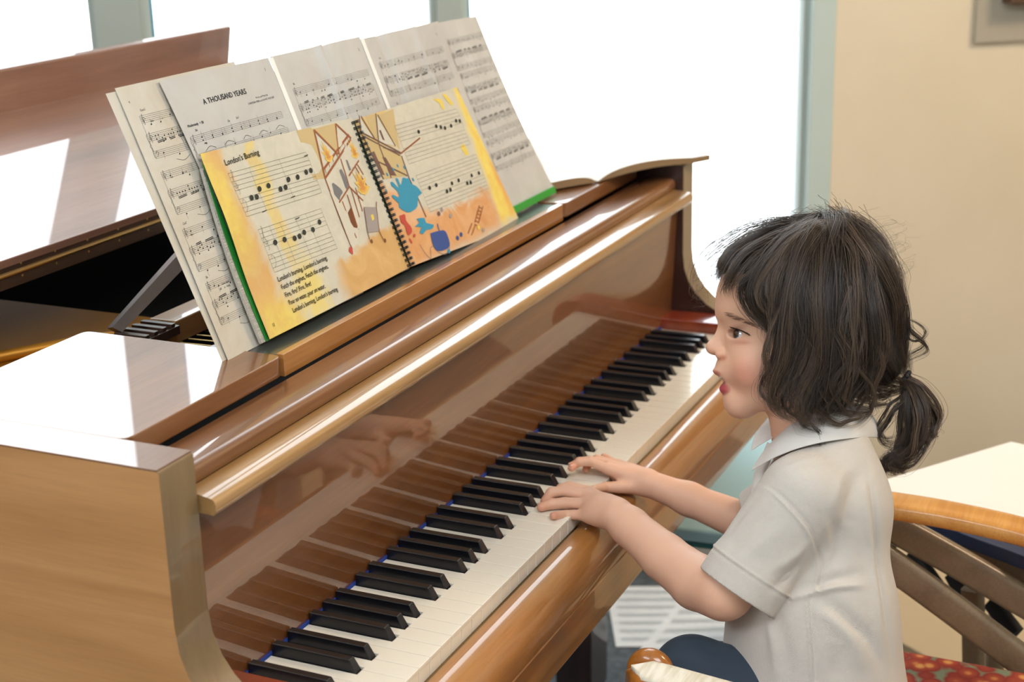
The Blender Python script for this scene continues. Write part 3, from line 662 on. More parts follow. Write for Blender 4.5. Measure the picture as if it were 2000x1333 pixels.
p.dot(481, 51, 3, 2.6, mi['wheel'], h=hh(4)); p.dot(511, 45, 3, 2.6, mi['wheel'], h=hh(4)); p.blob([(425,52),(430,56),(434,53),(431,47),(428,48)], mi['red'], hh(4))
p.build('left_page', [watercolour('watercolour_left', True)]+[CM[k] for k in keys], book, smooth=70)
# right page
p = Page(bfn_r)
p.base(0, 0, 0, 0, 0, nu=40, nv=24, shape=lambda a, b: (548+(314-37*b)*a, (2-18*a*1.0)*(1-b)+(194-0.5*a)*b))
songbox(p, 627, 171, 800, 120, N3, [], False, sk=-5); songbox(p, 632, 103, 805, 53.5, N4, [], False, sk=-4)
rb_ = [(561,197),(550,175),(564,196),(574,165),(552,177),(618,137),(551,173),(614,134),(597,193),(579,157),(600,191),(612,147),(553,170),(560,114),(578,155),(577,112),(585,151),(617,136),(617,136),(675,146),(617,133),(615,104),(550,144),(613,107),(615,104),(619,50)]
PL([(574,194),(597,193),(580,160),(575,166)], 'sky', 0); PL([(604,190),(640,192),(632,175),(618,140)], 'sky', 0); PL([(552,176),(578,157),(616,136),(613,107),(560,114)], 'sky', 1); PL([(561,194),(573,165),(553,176)], 'cream', 1); PL([(598,190),(611,148),(580,158)], 'cream', 1)
for i in range(0, len(rb_), 2): p.line(*rb_[i], *rb_[i+1], 2.0, mi['beam' if i in (18,) else 'beam2'], hh(3))
for q in ([(556,150),(563,150),(566,118),(560,120)], [(575,140),(582,138),(590,112),(578,115)], [(590,172),(594,172),(594,158),(590,160)]): PL(q, 'beam2', 2)
p.blob([(572,108),(577,106),(585,96),(585,109),(590,108),(591,99),(601,107),(609,104),(613,104),(614,96),(623,91),(630,80),(619,78),(609,67),(596,64),(582,65),(569,75),(572,79),(563,90),(567,92),(577,86),(579,94),(571,103)], mi['blue'], hh(4), 2)
p.blob([(596,53),(614,50),(614,43),(629,37),(621,33),(608,35),(598,32),(592,36),(600,41),(586,45),(599,47)], mi['blue'], hh(4), 2)
for u, v in ((571, 118), (588, 121), (600, 123), (613, 118), (622, 100), (556, 100)): p.dot(u, v, 1.6, 2.6, mi['blue'], h=hh(4))
p.blob([(563,65),(575,64),(573,56),(578,46),(575,40),(565,39),(566,51),(561,57)], mi['red'], hh(4)); p.dot(578, 35, 3, 2, mi['red'], h=hh(4)); p.dot(566, 31, 2, 4, mi['red'], h=hh(4))
p.blob([(614,29),(636,27),(650,22),(646,3),(617,4),(610,13)], mi['blue2'], hh(4)); p.line(636, 27, 638, 36, 1.8, mi['blue2'], hh(4)); p.curve([(614, 12), (602, 12), (594, 0), (586, 10), (582, 22)], 0.7, mi['grey'], hh(4)); p.curve([(614, 4), (630, -4), (646, 2)], 0.7, mi['grey'], hh(4))
for a in ((760,34,730,16), (769,31,739,13), (722,17,702,7), (730,13,709,3)): p.line(*a, 1.5, mi['beam'], hh(4))
for k in range(6): p.line(757-6*k, 32-3.6*k, 765-6*k, 28.5-3.6*k, 1.1, mi['beam'], hh(4))
for u, v, k in ((672, 8, 'blue2'), (684, 10, 'blue2'), (650, 47, 'beam2'), (660, 50, 'cart'), (735, 8, 'gold'), (745, 2, 'cart'), (640, -2, 'blue'), (676, 38, 'cart')): p.dot(u, v, 4, 3, mi[k], h=hh(4))
for a in ([(744,188),(757,187),(768,183),(766,171),(760,172),(757,181)], [(775,190),(785,189),(796,174),(787,174)], [(770,116),(782,118),(786,104),(776,103)]): p.blob(a, mi['gold'], hh(1))
p.build('right_page', [watercolour('watercolour_right', False)]+[CM[k] for k in keys], book, smooth=70)
p = Page(lambda u, v, h: SP(u/1000, v/1000, 0.0105+h)); p.base(238, 3, 855, 190, 0, th=0.0012, shape=lambda a, b: (240+612*a-20*a*b, (2-16*max(0, a-0.5)*2)*(1-b)+192*b)); p.build('back_cover', newmat('dark_cover', lin('2a4a38'), 0.5), book, smooth=50)
m_wire = newmat('dark_binding_wire', lin('141a1c'), 0.35)
sb_ = None
for k in range(27):
    v = 5+k*7.15; mb = MB(); c = SP(0.5455, v/1000, 0.0135)
    for dv in (-0.0009, 0.0009):
        pts = [c + np.array([0.0062*math.cos(a), 0, 0]) + sn*(0.0055*math.sin(a)) + sd*dv for a in np.linspace(-0.5, math.pi+0.5, 12)]
        mb.tube(pts, 0.00075, 6)
    if sb_ is None: sb_ = mb.build('binding_ring', m_wire, book)
    else: mb.build('binding_ring', m_wire, book)

# open book lying on the treble side of the case
mag = thing('open_book', 'open white music book lying flat over the far treble corner of the piano', 'book', (1.12, 0.33, 0.264))
m_edge = newmat('page_edges_tan', lin('8c7355'), 0.8); m_pw = newmat('bright_page', lin('eceae4'), 0.5)
# ---------------------------------------------------------------- soft-body modelling: distance fields turned into meshes
T0 = 1.76; PX = T0/FP                       # one photo pixel at the child's distance, in metres
def P(u, v, w=0.0): return Q(u, v, T0 - w*PX)
def PZ(u, v, z):                             # where the line of sight meets the level z
    d = ray(u, v); return CC + d*((z-CC[2])/d[2])
E1, E2, E3 = -CR[0], -CR[1], -CR[2]          # forward (towards the music), up, towards the bass side
BAS = np.stack([E1, E2, E3])
class Field:
    def __init__(s, lo, hi, h):
        s.lo = np.array(lo, float); s.h = h; s.n = np.ceil((np.array(hi)-s.lo)/h).astype(int)+1
        s.F = np.full(tuple(s.n), 0.05, np.float32)
    def region(s, c, r):
        a = np.clip(np.floor((np.array(c)-r-s.lo)/s.h).astype(int), 0, s.n); b = np.clip(np.ceil((np.array(c)+r-s.lo)/s.h).astype(int)+1, 0, s.n)
        if np.any(b <= a): return None
        sl = tuple(slice(int(x), int(y)) for x, y in zip(a, b))
        X = [(s.lo[i]+np.arange(int(a[i]), int(b[i]))*s.h).astype(np.float32).reshape([-1 if j == i else 1 for j in range(3)]) for i in range(3)]
        return sl, X
    def comb(s, sl, d, k, op):
        f = s.F[sl]
        if op == 'sub': d = -d; f2 = -f; dd = -d
        if op == 'add':
            if k > 0: hh_ = np.clip(0.5+0.5*(f-d)/k, 0, 1); s.F[sl] = f*(1-hh_)+d*hh_-k*hh_*(1-hh_)
            else: s.F[sl] = np.minimum(f, d)
        else:                                 # subtract: max(f, -d_original) ; d already negated
            if k > 0: hh_ = np.clip(0.5-0.5*(f-d)/k, 0, 1); s.F[sl] = f*(1-hh_)+d*hh_+k*hh_*(1-hh_)
            else: s.F[sl] = np.maximum(f, d)
    def ell(s, c, r, k=0.004, op='add', rot=None):
        c = np.array(c, float); r = np.array(r, float); g = s.region(c, r.max()+k*2+0.01)
        if g is None: return
        sl, X = g; Y = [X[i]-c[i] for i in range(3)]
        if rot is not None:
            full = np.broadcast_arrays(*Y); Y = [sum(rot[i][j]*full[j] for j in range(3)) for i in range(3)]
        k0 = np.sqrt((Y[0]/r[0])**2+(Y[1]/r[1])**2+(Y[2]/r[2])**2); k1 = np.sqrt((Y[0]/r[0]**2)**2+(Y[1]/r[1]**2)**2+(Y[2]/r[2]**2)**2)
        s.comb(sl, (k0*(k0-1)/(k1+1e-9)).astype(np.float32), k, op)
    def cap(s, a, b, ra, rb, k=0.004, op='add', cut=None):
        a = np.array(a, float); b = np.array(b, float); c = (a+b)/2; g = s.region(c, np.abs(b-a)/2+max(ra, rb)+k*2+0.01)
        if g is None: return
        sl, X = g; ba = b-a; L2 = ba@ba
        t = np.clip(((X[0]-a[0])*ba[0]+(X[1]-a[1])*ba[1]+(X[2]-a[2])*ba[2])/L2, 0, 1)
        d = np.sqrt((X[0]-a[0]-t*ba[0])**2+(X[1]-a[1]-t*ba[1])**2+(X[2]-a[2]-t*ba[2])**2)-(ra+(rb-ra)*t)
        if cut is not None:                    # flat end at b
            nrm = ba/math.sqrt(L2); pl = (X[0]-b[0])*nrm[0]+(X[1]-b[1])*nrm[1]+(X[2]-b[2])*nrm[2]; d = np.maximum(d, pl-cut)
        s.comb(sl, d.astype(np.float32), k, op)
    def chain(s, pts, rad, k=0.003):
        for i in range(len(pts)-1): s.cap(pts[i], pts[i+1], rad[i], rad[i+1], k if i == 0 else 0.0015)
    def mesh(s):
        F = s.F; n = F.shape; ins = F < 0
        cnt = np.zeros((n[0]-1, n[1]-1, n[2]-1), np.uint8)
        for i in (0, 1):
            for j in (0, 1):
                for k in (0, 1): cnt += ins[i:n[0]-1+i, j:n[1]-1+j, k:n[2]-1+k]
        act = (cnt > 0) & (cnt < 8); idx = np.argwhere(act); ids = np.full(act.shape, -1, np.int64); ids[act] = np.arange(len(idx))
        acc = np.zeros((len(idx), 3)); num = np.zeros(len(idx))
        I, J, K = idx.T; cor = [(i, j, k) for i in (0, 1) for j in (0, 1) for k in (0, 1)]
        val = {c: F[I+c[0], J+c[1], K+c[2]] for c in cor}
        for a in cor:
            for ax in range(3):
                if a[ax]: continue
                b = list(a); b[ax] = 1; b = tuple(b); x, y = val[a], val[b]; m = (x < 0) != (y < 0)
                t = np.where(m, x/(np.where(m, x-y, 1)), 0)
                p = np.tile(np.array(a, float), (len(idx), 1)); p[:, ax] = t; acc[m] += p[m]; num[m] += 1
        V = s.lo + (idx + acc/num[:, None])*s.h
        Q_ = []
        for ax in range(3):
            o1, o2 = [(1, 2), (2, 0), (0, 1)][ax]
            sl0 = [slice(None)]*3; sl1 = [slice(None)]*3; sl0[ax] = slice(0, n[ax]-1); sl1[ax] = slice(1, n[ax])
            a, b = ins[tuple(sl0)], ins[tuple(sl1)]; e = np.argwhere(a != b)
            ok = (e[:, o1] > 0) & (e[:, o2] > 0) & (e[:, o1] < n[o1]-1) & (e[:, o2] < n[o2]-1); e = e[ok]
            flip = a[tuple(e.T)]
            def at_(d1, d2):
                q = e.copy(); q[:, o1] -= d1; q[:, o2] -= d2; return ids[tuple(q.T)]
            q = np.stack([at_(1, 1), at_(0, 1), at_(0, 0), at_(1, 0)], 1); q[~flip] = q[~flip][:, ::-1]; Q_.append(q)
        return V @ BAS + 0, np.concatenate(Q_)          # local frame back to the world
def L3(p): return BAS @ np.array(p, float)               # world to local frame
def PL3(u, v, w=0): return L3(P(u, v, w))
def npmesh(name, V, Fq, mat, smooth_it=0, parent=None, attr=None):
    me = bpy.data.meshes.new(name); me.vertices.add(len(V)); me.vertices.foreach_set('co', np.asarray(V, np.float32).ravel())
    k = Fq.shape[1]; me.loops.add(Fq.size); me.loops.foreach_set('vertex_index', Fq.astype(np.int32).ravel())
    me.polygons.add(len(Fq)); me.polygons.foreach_set('loop_start', np.arange(0, Fq.size, k, dtype=np.int32)); me.polygons.foreach_set('loop_total', np.full(len(Fq), k, np.int32))
    me.polygons.foreach_set('use_smooth', np.ones(len(Fq), bool)); me.update(calc_edges=True); me.validate()
    for m in (mat if isinstance(mat, (list, tuple)) else [mat]): me.materials.append(m)
    if attr is not None:
        ca = me.color_attributes.new('tint', 'FLOAT_COLOR', 'POINT'); ca.data.foreach_set('color', np.asarray(attr, np.float32).ravel())
    o = link(name, me, parent)
    return o
def relax(V, Fq, it=2, f=0.5):
    V = V.copy(); n = len(V); a = np.concatenate([Fq[:, i] for i in range(4)]); b = np.concatenate([Fq[:, (i+1) % 4] for i in range(4)])
    for _ in range(it):
        S = np.stack([np.bincount(a, V[b][:, i], n)+np.bincount(b, V[a][:, i], n) for i in range(3)], 1); c = np.bincount(a, minlength=n)+np.bincount(b, minlength=n)
        V += f*(S/np.maximum(c, 1)[:, None]-V)
    return V
def normals(V, Fq):
    fn_ = np.cross(V[Fq[:, 2]]-V[Fq[:, 0]], V[Fq[:, 3]]-V[Fq[:, 1]]); N = np.zeros_like(V)
    for i in range(4):
        for c in range(3): N[:, c] += np.bincount(Fq[:, i], fn_[:, c], len(V))
    return N/(np.linalg.norm(N, axis=1)[:, None]+1e-12)
def brush(V, N, c, r, amp, aniso=None):
    """push the surface along its normal (or a direction) round a place"""
    d = V-np.array(c); 
    if aniso is not None: d = d @ np.array(aniso).T
    return V + N*(amp*np.exp(-(np.linalg.norm(d, axis=1)/r)**2))[:, None]
def linebrush(V, N, pts, width, amp, taper=False):
    pts = np.array(pts); best = np.full(len(V), 1e9); par = np.zeros(len(V)); k = len(pts)-1
    for i, (a, b) in enumerate(zip(pts[:-1], pts[1:])):
        ba = b-a; t = np.clip(((V-a) @ ba)/(ba @ ba), 0, 1); d = np.linalg.norm(V-a-t[:, None]*ba, axis=1); m = d < best; best = np.where(m, d, best); par = np.where(m, (i+t)/k, par)
    w = np.exp(-(best/width)**2)
    if taper: w = w*np.sin(math.pi*np.clip(par*0.96+0.02, 0, 1))**0.7
    return V + N*(amp*w)[:, None]
def attrmat(name, rough=0.5, sss=0.0, coat=0.0, spec=0.5):
    m = newmat(name, (0.5, 0.5, 0.5, 1), rough, coat, sss=sss, spec=spec); n = m.node_tree.nodes.new('ShaderNodeAttribute'); n.attribute_name = 'tint'
    setc(m, n.outputs['Color']); return m
# ---------------------------------------------------------------- the child
girl = thing('person', 'child with a low ponytail and white polo shirt playing the piano', 'person', tuple(P(1600, 1400, 0)))
S = PX
def fld(u0, v0, w0, u1, v1, w1, h):
    c = np.array([PL3(u, v, w) for u in (u0, u1) for v in (v0, v1) for w in (w0, w1)]); return Field(c.min(0), c.max(0), h)
MIRR = (1, -1)
# head, neck and upper body
H = fld(1340, 420, -170, 1780, 960, 170, 0.00115)
R3 = lambda a, b, c: np.array([a, b, c])*S
H.ell(PL3(1566, 600), R3(158, 150, 122), 0.004)
H.ell(PL3(1462, 585), R3(57, 68, 88), 0.020)
H.ell(PL3(1490, 700), R3(80, 98, 78), 0.018)
for s in MIRR:
    H.ell(PL3(1480, 722, s*46), R3(46, 44, 40), 0.014)
    H.cap(PL3(1448, 784, s*10), PL3(1560, 752, s*76), 26*S, 24*S, 0.014)
H.ell(PL3(1447, 783), R3(29, 30, 32), 0.012)
H.ell(PL3(1428, 722), R3(31, 30, 36), 0.012)
H.ell(PL3(1432, 612), R3(26, 16, 62), 0.012)                  # brow
H.cap(PL3(1424, 633), PL3(1397, 676), 12*S, 13.5*S, 0.009)     # nose bridge
H.ell(PL3(1394, 680), R3(15.5, 13, 15), 0.005)
for s in MIRR: H.ell(PL3(1410, 692, s*16), R3(13.5, 11.5, 10), 0.0025)
for s in MIRR: H.ell(PL3(1452, 655, s*39), R3(24, 21, 22), 0.004)   # lids over the eyeball
H.ell(PL3(1411, 725), R3(19, 7.5, 26), 0.004)                 # upper lip
H.ell(PL3(1425, 760), R3(20, 12, 24), 0.004)               # lower lip
H.ell(PL3(1410, 741.5), R3(27, 9.0, 21), 0.0015, 'sub')        # open mouth
for s in MIRR: H.ell(PL3(1403, 695, s*7), R3(6, 4, 3.5), 0.001, 'sub')
for s in MIRR: H.ell(PL3(1434, 652, s*50), R3(19, 9.5, 22), 0.0010, 'sub')      # eye opening
for s in MIRR:                                                 # ears
    H.ell(PL3(1598, 705, s*128), R3(22, 34, 9), 0.004); H.ell(PL3(1592, 702, s*138), R3(12, 20, 7), 0.002, 'sub')
H.cap(PL3(1590, 740), PL3(1600, 880), 72*S, 78*S, 0.016)       # neck
H.cap(PL3(1545, 800), PL3(1570, 880), 44*S, 60*S, 0.012)
H.cap(PL3(1605, 905, -70), PL3(1605, 905, 70), 70*S, 70*S, 0.02)
V, Fq = H.mesh(); V = relax(V, Fq, 2); N = normals(V, Fq)
for s in MIRR:
    V = brush(V, N, P(1436, 640, s*50), 9*S, -1.5*S); V = brush(V, N, P(1428, 662, s*30), 12*S, -2.5*S)
V = brush(V, N, P(1418, 775, 0), 9*S, -1.5*S)
DK = dict(V=V, F=Fq)
def gauss(V, c, r): return np.exp(-(np.linalg.norm((V-c) @ BAS.T / (np.array(r)*S), axis=1))**2)
skin = np.array(lin('dcae94')[:3]); red_ = np.array(lin('c8705c')[:3]); lipc = np.array(lin('b04a50')[:3]); nosec = np.array(lin('cf8468')[:3])
col = np.tile(skin, (len(V), 1))
def blend(col, c, w): return col*(1-w[:, None])+c*w[:, None]
for s in MIRR:
    col = blend(col, red_, 0.50*gauss(V, P(1455, 732, s*75), (30, 34, 50))); col = blend(col, nosec, 0.5*gauss(V, P(1410, 694, s*14), (12, 9, 10)))
    col = blend(col, red_, 0.30*gauss(V, P(1448, 668, s*55), (20, 8, 30))); col = blend(col, np.array(lin('7a4a3c')[:3]), 0.6*gauss(V, P(1443, 641, s*58), (14, 3.5, 24)))  # redness below the eye; shade along the lid painted in
    col = blend(col, lin('8c3a30')[:3], 0.8*gauss(V, P(1403, 695, s*7), (6, 4, 4)))  # nostril shade put into the skin colour
for s in MIRR: col = blend(col, lin('b8644a')[:3], 0.75*gauss(V, P(1413, 700, s*26), (9, 6, 9)))  # nose-wing redness, with its shading painted in
for s in MIRR: col = blend(col, np.array(lin('9a6250')[:3]), 0.5*gauss(V, P(1450, 636, s*60), (18, 3.0, 26))); col = blend(col, np.array(lin('b0705c')[:3]), 0.5*gauss(V, P(1452, 670, s*60), (15, 3.5, 24)))  # eyelid crease and lower rim shade painted into the skin colour
col = blend(col, nosec, 0.35*gauss(V, P(1388, 682, 0), (14, 12, 16)))
def emask(V, c, r, p=4): return np.clip(1.25-(np.linalg.norm((V-c) @ BAS.T / (np.array(r)*S), axis=1))**p, 0, 1)
col = blend(col, lipc, np.clip(emask(V, P(1418, 759, 0), (23, 15, 28))*1.0, 0, 1)); col = blend(col, lipc, 0.8*emask(V, P(1408, 728, 0), (20, 9, 26)))
col = blend(col, np.array(lin('6a1f24')[:3]), emask(V, P(1416, 741, 0), (16, 5.5, 17)))
DK['col'] = col
# arms and hands
def hand(Fd, wrist, wr, palm, mcps, fingers, frad, thumb, trad):
    for m_ in mcps: Fd.cap(L3(wrist), L3(m_), wr*0.85, 12.5*S, 0.006)
    for i in range(len(mcps)-1): Fd.cap(L3((np.array(mcps[i])+mcps[i+1])/2), L3(palm), 10*S, 17*S, 0.005)
    for m_, fg, r_ in zip(mcps, fingers, frad):
        pts = [L3(m_)]+[L3(q) for q in fg]; Fd.chain(pts, [r_*1.08*S, r_*1.0*S, r_*0.95*S, r_*0.80*S][:len(pts)], 0.0022)
    Fd.chain([L3(q) for q in thumb], [q*S for q in trad], 0.006)
wl_ = P(1203, 1006, -78)
A = fld(1030, 890, -230, 1620, 1240, 260, 0.0011)
sh, el = P(1548, 985, 172), P(1420, 1152, 156)
A.cap(L3(sh), L3(el), 54*S, 52*S, 0.01)
fo = [(P(1412, 1157, 152), 54), (P(1362, 1138, 92), 52), (P(1298, 1089, 18), 46), (P(1230, 1029, -58), 39), (wl_, 34)]
for (p0, r0), (p1, r1) in zip(fo[:-1], fo[1:]): A.cap(L3(p0), L3(p1), r0*S, r1*S, 0.006)
mL = [P(1152, 962, -172), P(1145, 968, -150), P(1145, 985, -125), P(1150, 1008, -104)]
fL = [[P(1113, 951, -178), P(1096, 955, -175), PZ(1089, 968, 0.008)],
      [P(1100, 960, -160), P(1077, 963, -158), PZ(1064, 980, 0.007)],
      [P(1104, 983, -140), P(1077, 985, -140), PZ(1057, 991, 0.0065)],
      [P(1122, 1006, -118), P(1104, 1006, -122), PZ(1081, 1008, 0.006)]]
hand(A, wl_, 34*S, P(1185, 1000, -118), mL, fL, (11.3, 12, 11.8, 10.2), [P(1205, 1005, -120), P(1178, 988, -165), P(1158, 974, -192), P(1140, 966, -205)], (20, 13, 11, 9))
A.ell(L3(P(1182, 1000, -106)), R3(42, 30, 34), 0.012)
Va, Fa = A.mesh(); Va = relax(Va, Fa, 3)
B = fld(1080, 850, -420, 1620, 1110, -90, 0.0011)
wr_ = P(1262, 943, -285)
B.cap(L3(wr_), L3(P(1345, 975, -270)), 28*S, 34*S, 0.01); B.cap(L3(P(1345, 975, -270)), L3(P(1500, 1040, -225)), 34*S, 46*S, 0.01); B.cap(L3(P(1500, 1040, -225)), L3(P(1570, 960, -170)), 46*S, 50*S, 0.01)
mR = [P(1186, 916, -285), P(1190, 908, -310), P(1198, 908, -332), P(1208, 908, -350)]
fR = [[P(1153, 902, -288), P(1130, 904, -288), P(1117, 910, -287)],
      [P(1152, 900, -312), P(1131, 902, -314), PZ(1116, 915, 0.018)],
      [P(1166, 897, -338), P(1152, 905, -338), PZ(1144, 917, 0.007)],
      [P(1186, 896, -362), P(1180, 893, -366), PZ(1174, 897, 0.008)]]
hand(B, wr_, 30*S, P(1222, 928, -315), mR, fR, (10, 10, 9.5, 8), [P(1240, 950, -280), P(1210, 952, -268), P(1182, 952, -266), PZ(1160, 956, 0.007)], (18, 13, 11, 8.5))
B.ell(L3(P(1222, 930, -310)), R3(32, 24, 32), 0.008)
Vb, Fb = B.mesh(); Vb = relax(Vb, Fb, 3)
tips = [f_[-1] for f_ in fL+fR]; knk = [f_[0] for f_ in fL+fR]
def armcol(Vx):
    c = np.tile(skin, (len(Vx), 1))
    for q in tips: c = blend(c, nosec, 0.65*gauss(Vx, q, (16, 13, 14)))
    for q in knk+mL+mR: c = blend(c, red_, 0.15*gauss(Vx, q, (10, 10, 10)))
    return c
m_skin = attrmat('child_skin', 0.52, 0.12, spec=0.4)
bump(m_skin, noise(m_skin, coords(m_skin), 900, 2), 0.06, 0.0005)
n1, n2 = len(DK['V']), len(Va)
VV = np.vstack([DK['V'], Va, Vb]); FF = np.vstack([DK['F'], Fa+n1, Fb+n1+n2]); CCl = np.vstack([DK['col'], armcol(Va), armcol(Vb)])
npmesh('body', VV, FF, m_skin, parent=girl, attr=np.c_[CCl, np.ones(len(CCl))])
# nails
m_nail = newmat('fingernail', lin('e0aa98'), 0.25, 0.3)
for fg in fL[:3]+fR[:2]:
    a, b = np.array(fg[-2]), np.array(fg[-1]); d_ = (b-a)/np.linalg.norm(b-a); up = np.array([0, 0, 1.])-d_*d_[2]; up /= np.linalg.norm(up); sdv = np.cross(d_, up)
    MB().ell(b+up*6.4*S+d_*1.0*S, (6.0*S, 4.6*S, 2.0*S), n=12, R=np.stack([d_, sdv, up], 1)).build('fingernail', m_nail, girl, smooth=180)
# eyes
m_eye = attrmat('eyeball', 0.08, coat=1.0)
for s in MIRR:
    c = P(1452, 655, s*39); r_ = 20.5*S; look = E1*0.95+E2*0.24+E3*(0.30); look /= np.linalg.norm(look)
    mb = MB().ell((0, 0, 0), (r_, r_, r_), n=48); VE = np.array(mb.V); an = np.degrees(np.arccos(np.clip(VE @ look/np.linalg.norm(VE, axis=1), -1, 1)))
    w1, w2 = np.array(lin('d4d2d0')[:3]), np.array(lin('3a322c')[:3]); cc = np.where((an < 38)[:, None], w2, w1); cc = np.where((an < 17)[:, None], np.array(lin('080808')[:3]), cc); cc = np.where(((an < 40) & (an > 33))[:, None], np.array(lin('1c2022')[:3]), cc)
    me = mkmesh('eye', VE+c, mb.F, [m_eye], None, 180); ca = me.color_attributes.new('tint', 'FLOAT_COLOR', 'POINT'); ca.data.foreach_set('color', np.c_[cc, np.ones(len(cc))].astype(np.float32).ravel()); link('eye', me, girl)
MB().ell(P(1412, 737, 0), (9*S, 3.0*S, 14*S), n=16, R=BAS.T).build('teeth', newmat('teeth', lin('ece6dc'), 0.2, 0.5), girl, smooth=180)

# ---------------- polo shirt
C_ = fld(1330, 780, -260, 1800, 1420, 290, 0.00155)
C_.cap(PL3(1626, 872, -44), PL3(1626, 872, 44), 62*S, 62*S, 0.02)
for s in MIRR:
    C_.cap(PL3(1620, 904, s*66), PL3(1572, 968, s*146), 64*S, 68*S, 0.03)
C_.ell(PL3(1612, 985), R3(120, 130, 182), 0.03)
for s in MIRR:
    C_.cap(PL3(1602, 1000, s*64), PL3(1590, 1200, s*60), 116*S, 140*S, 0.03)
    C_.cap(PL3(1585, 1200, s*52), PL3(1586, 1400, s*52), 150*S, 184*S, 0.04)
a, b = PL3(1566, 970, 160), PL3(1443, 1155, 158)
C_.cap(a, b, 80*S, 80*S, 0.012, cut=2*S)
ax = (b-a)/np.linalg.norm(b-a)
C_.cap(b-ax*42*S, b, 84*S, 83*S, 0.0015, cut=4*S)
C_.cap(b-ax*70*S, b+ax*5*S, 75*S, 76*S, 0.001, 'sub', cut=1*S)
V, Fq = C_.mesh()
Cr = fld(1340, 860, -330, 1640, 1200, -60, 0.002)
a2, b2 = PL3(1572, 965, -150), PL3(1490, 1020, -195)
Cr.cap(a2, b2, 80*S, 76*S, 0.006, cut=2*S); ax2 = (b2-a2)/np.linalg.norm(b2-a2); Cr.cap(b2-ax2*50*S, b2+ax2*60*S, 70*S, 70*S, 0.001, 'sub')
V2, F2 = Cr.mesh()
V = relax(V, Fq, 2); N = normals(V, Fq)
def surf(V):
    Y = (V-CC) @ CR.T; return 1000+FP*Y[:, 0]/Y[:, 2], 666.5+FP*Y[:, 1]/Y[:, 2], (T0-Y[:, 2])/PX
SU, SV, SW = surf(V)
def onit(u, v):
    m_ = (np.abs(SU-u) < 5) & (np.abs(SV-v) < 5); return float(SW[m_].max()) if m_.any() else 150.0
def fold(V, N, pts, width, amp):
    if len(pts[0]) == 2: pts = [(u, v, onit(u, v)) for u, v in spline(pts, 6)]
    return linebrush(V, N, [P(*q) for q in pts], width*S, amp*S, width > 4.5)
_a, _b = BAS.T @ a, BAS.T @ b; _x = (_b-_a)/np.linalg.norm(_b-_a); _q = ((V-_b) @ _x)/S; _r = np.linalg.norm(np.cross(V-_b, _x), axis=1)/S
_m = (_r < 92) & (_q > -60); V = V + N*(_m*(-1.8*S*np.exp(-((_q+45)/2.6)**2)+1.2*S*np.exp(-((_q+39)/2.6)**2)))[:, None]
SEAM = [(1472,944),(1500,957),(1530,983),(1557,1012),(1578,1040),(1590,1070),(1597,1103),(1597,1130),(1593,1152)]
FOLDS = [(SEAM, 3.4, -4.0), ([(u+7, v-3) for u, v in SEAM], 4.2, 3.4),
         ([(1576,1168),(1580,1230),(1586,1330)], 3.2, -3.0), ([(1582,1168),(1586,1230),(1592,1330)], 3.8, 2.6),
         ([(1540,1172),(1594,1156),(1640,1146),(1690,1144)], 7, -8), ([(1560,1150),(1600,1142),(1640,1130),(1690,1120)], 10, 6),
         ([(1596,1166),(1637,1192),(1670,1222),(1700,1252),(1726,1310)], 13, 9), ([(1590,1185),(1630,1215),(1664,1250),(1690,1310)], 15, -7),
         ([(1700,930),(1708,970),(1714,1030),(1717,1080),(1730,1170),(1740,1240),(1752,1320)], 8, 8), ([(1688,960),(1698,1030),(1704,1090),(1716,1180),(1726,1260)], 10, -5),
         ([(1700,905),(1676,940),(1660,985),(1654,1030)], 14, 6), ([(1660,905),(1640,950),(1628,1000)], 12, -4), ([(1632,1020),(1640,1060),(1628,1110)], 14, 5), ([(1610,1010),(1618,1060),(1612,1110)], 9, -3.5),
         ([(1496,1205),(1508,1250),(1516,1330)], 11, -5), ([(1520,1205),(1530,1260),(1540,1330)], 14, 5), ([(1640,1260),(1636,1330)], 18, 4),
         ([(1500,1000),(1450,1040),(1412,1078)], 13, 4.5), ([(1530,1030),(1480,1066),(1430,1110)], 12, -4), ([(1570,1100),(1540,1130),(1500,1160)], 11, 5), ([(1580,1060),(1550,1090),(1500,1120)], 10, -4), ([(1480,965),(1440,1010),(1420,1040)], 9, 3.5),
         ([(1500,930),(1560,900),(1610,890)], 8, -3), ([(1560,925),(1600,910),(1650,900)], 10, 3.5)]
for pts, w_, a_ in FOLDS: V = fold(V, N, pts, w_, a_)
m_shirt = newmat('white_pique_cotton', lin('cbc4bd'), 0.85, spec=0.3)
_v = coords(m_shirt, kind='Object'); _s = m_shirt.node_tree.nodes.new('ShaderNodeVectorMath'); 
def dotv(m, vec, d_):
    n = m.node_tree.nodes.new('ShaderNodeVectorMath'); n.operation = 'DOT_PRODUCT'; m.node_tree.links.new(vec, n.inputs[0]); n.inputs[1].default_value = tuple(float(x) for x in d_); return E(m.node_tree, n.outputs['Value'])
_p = (dotv(m_shirt, _v, E1*3900+E2*1700)).sin()*(dotv(m_shirt, _v, E2*3900-E1*1700)).sin()
bump(m_shirt, _p.k, 0.42, 0.0005)
k1 = len(V)
shirt = npmesh('polo_shirt', np.vstack([V, V2]), np.vstack([Fq, F2+k1]), m_shirt, parent=girl)
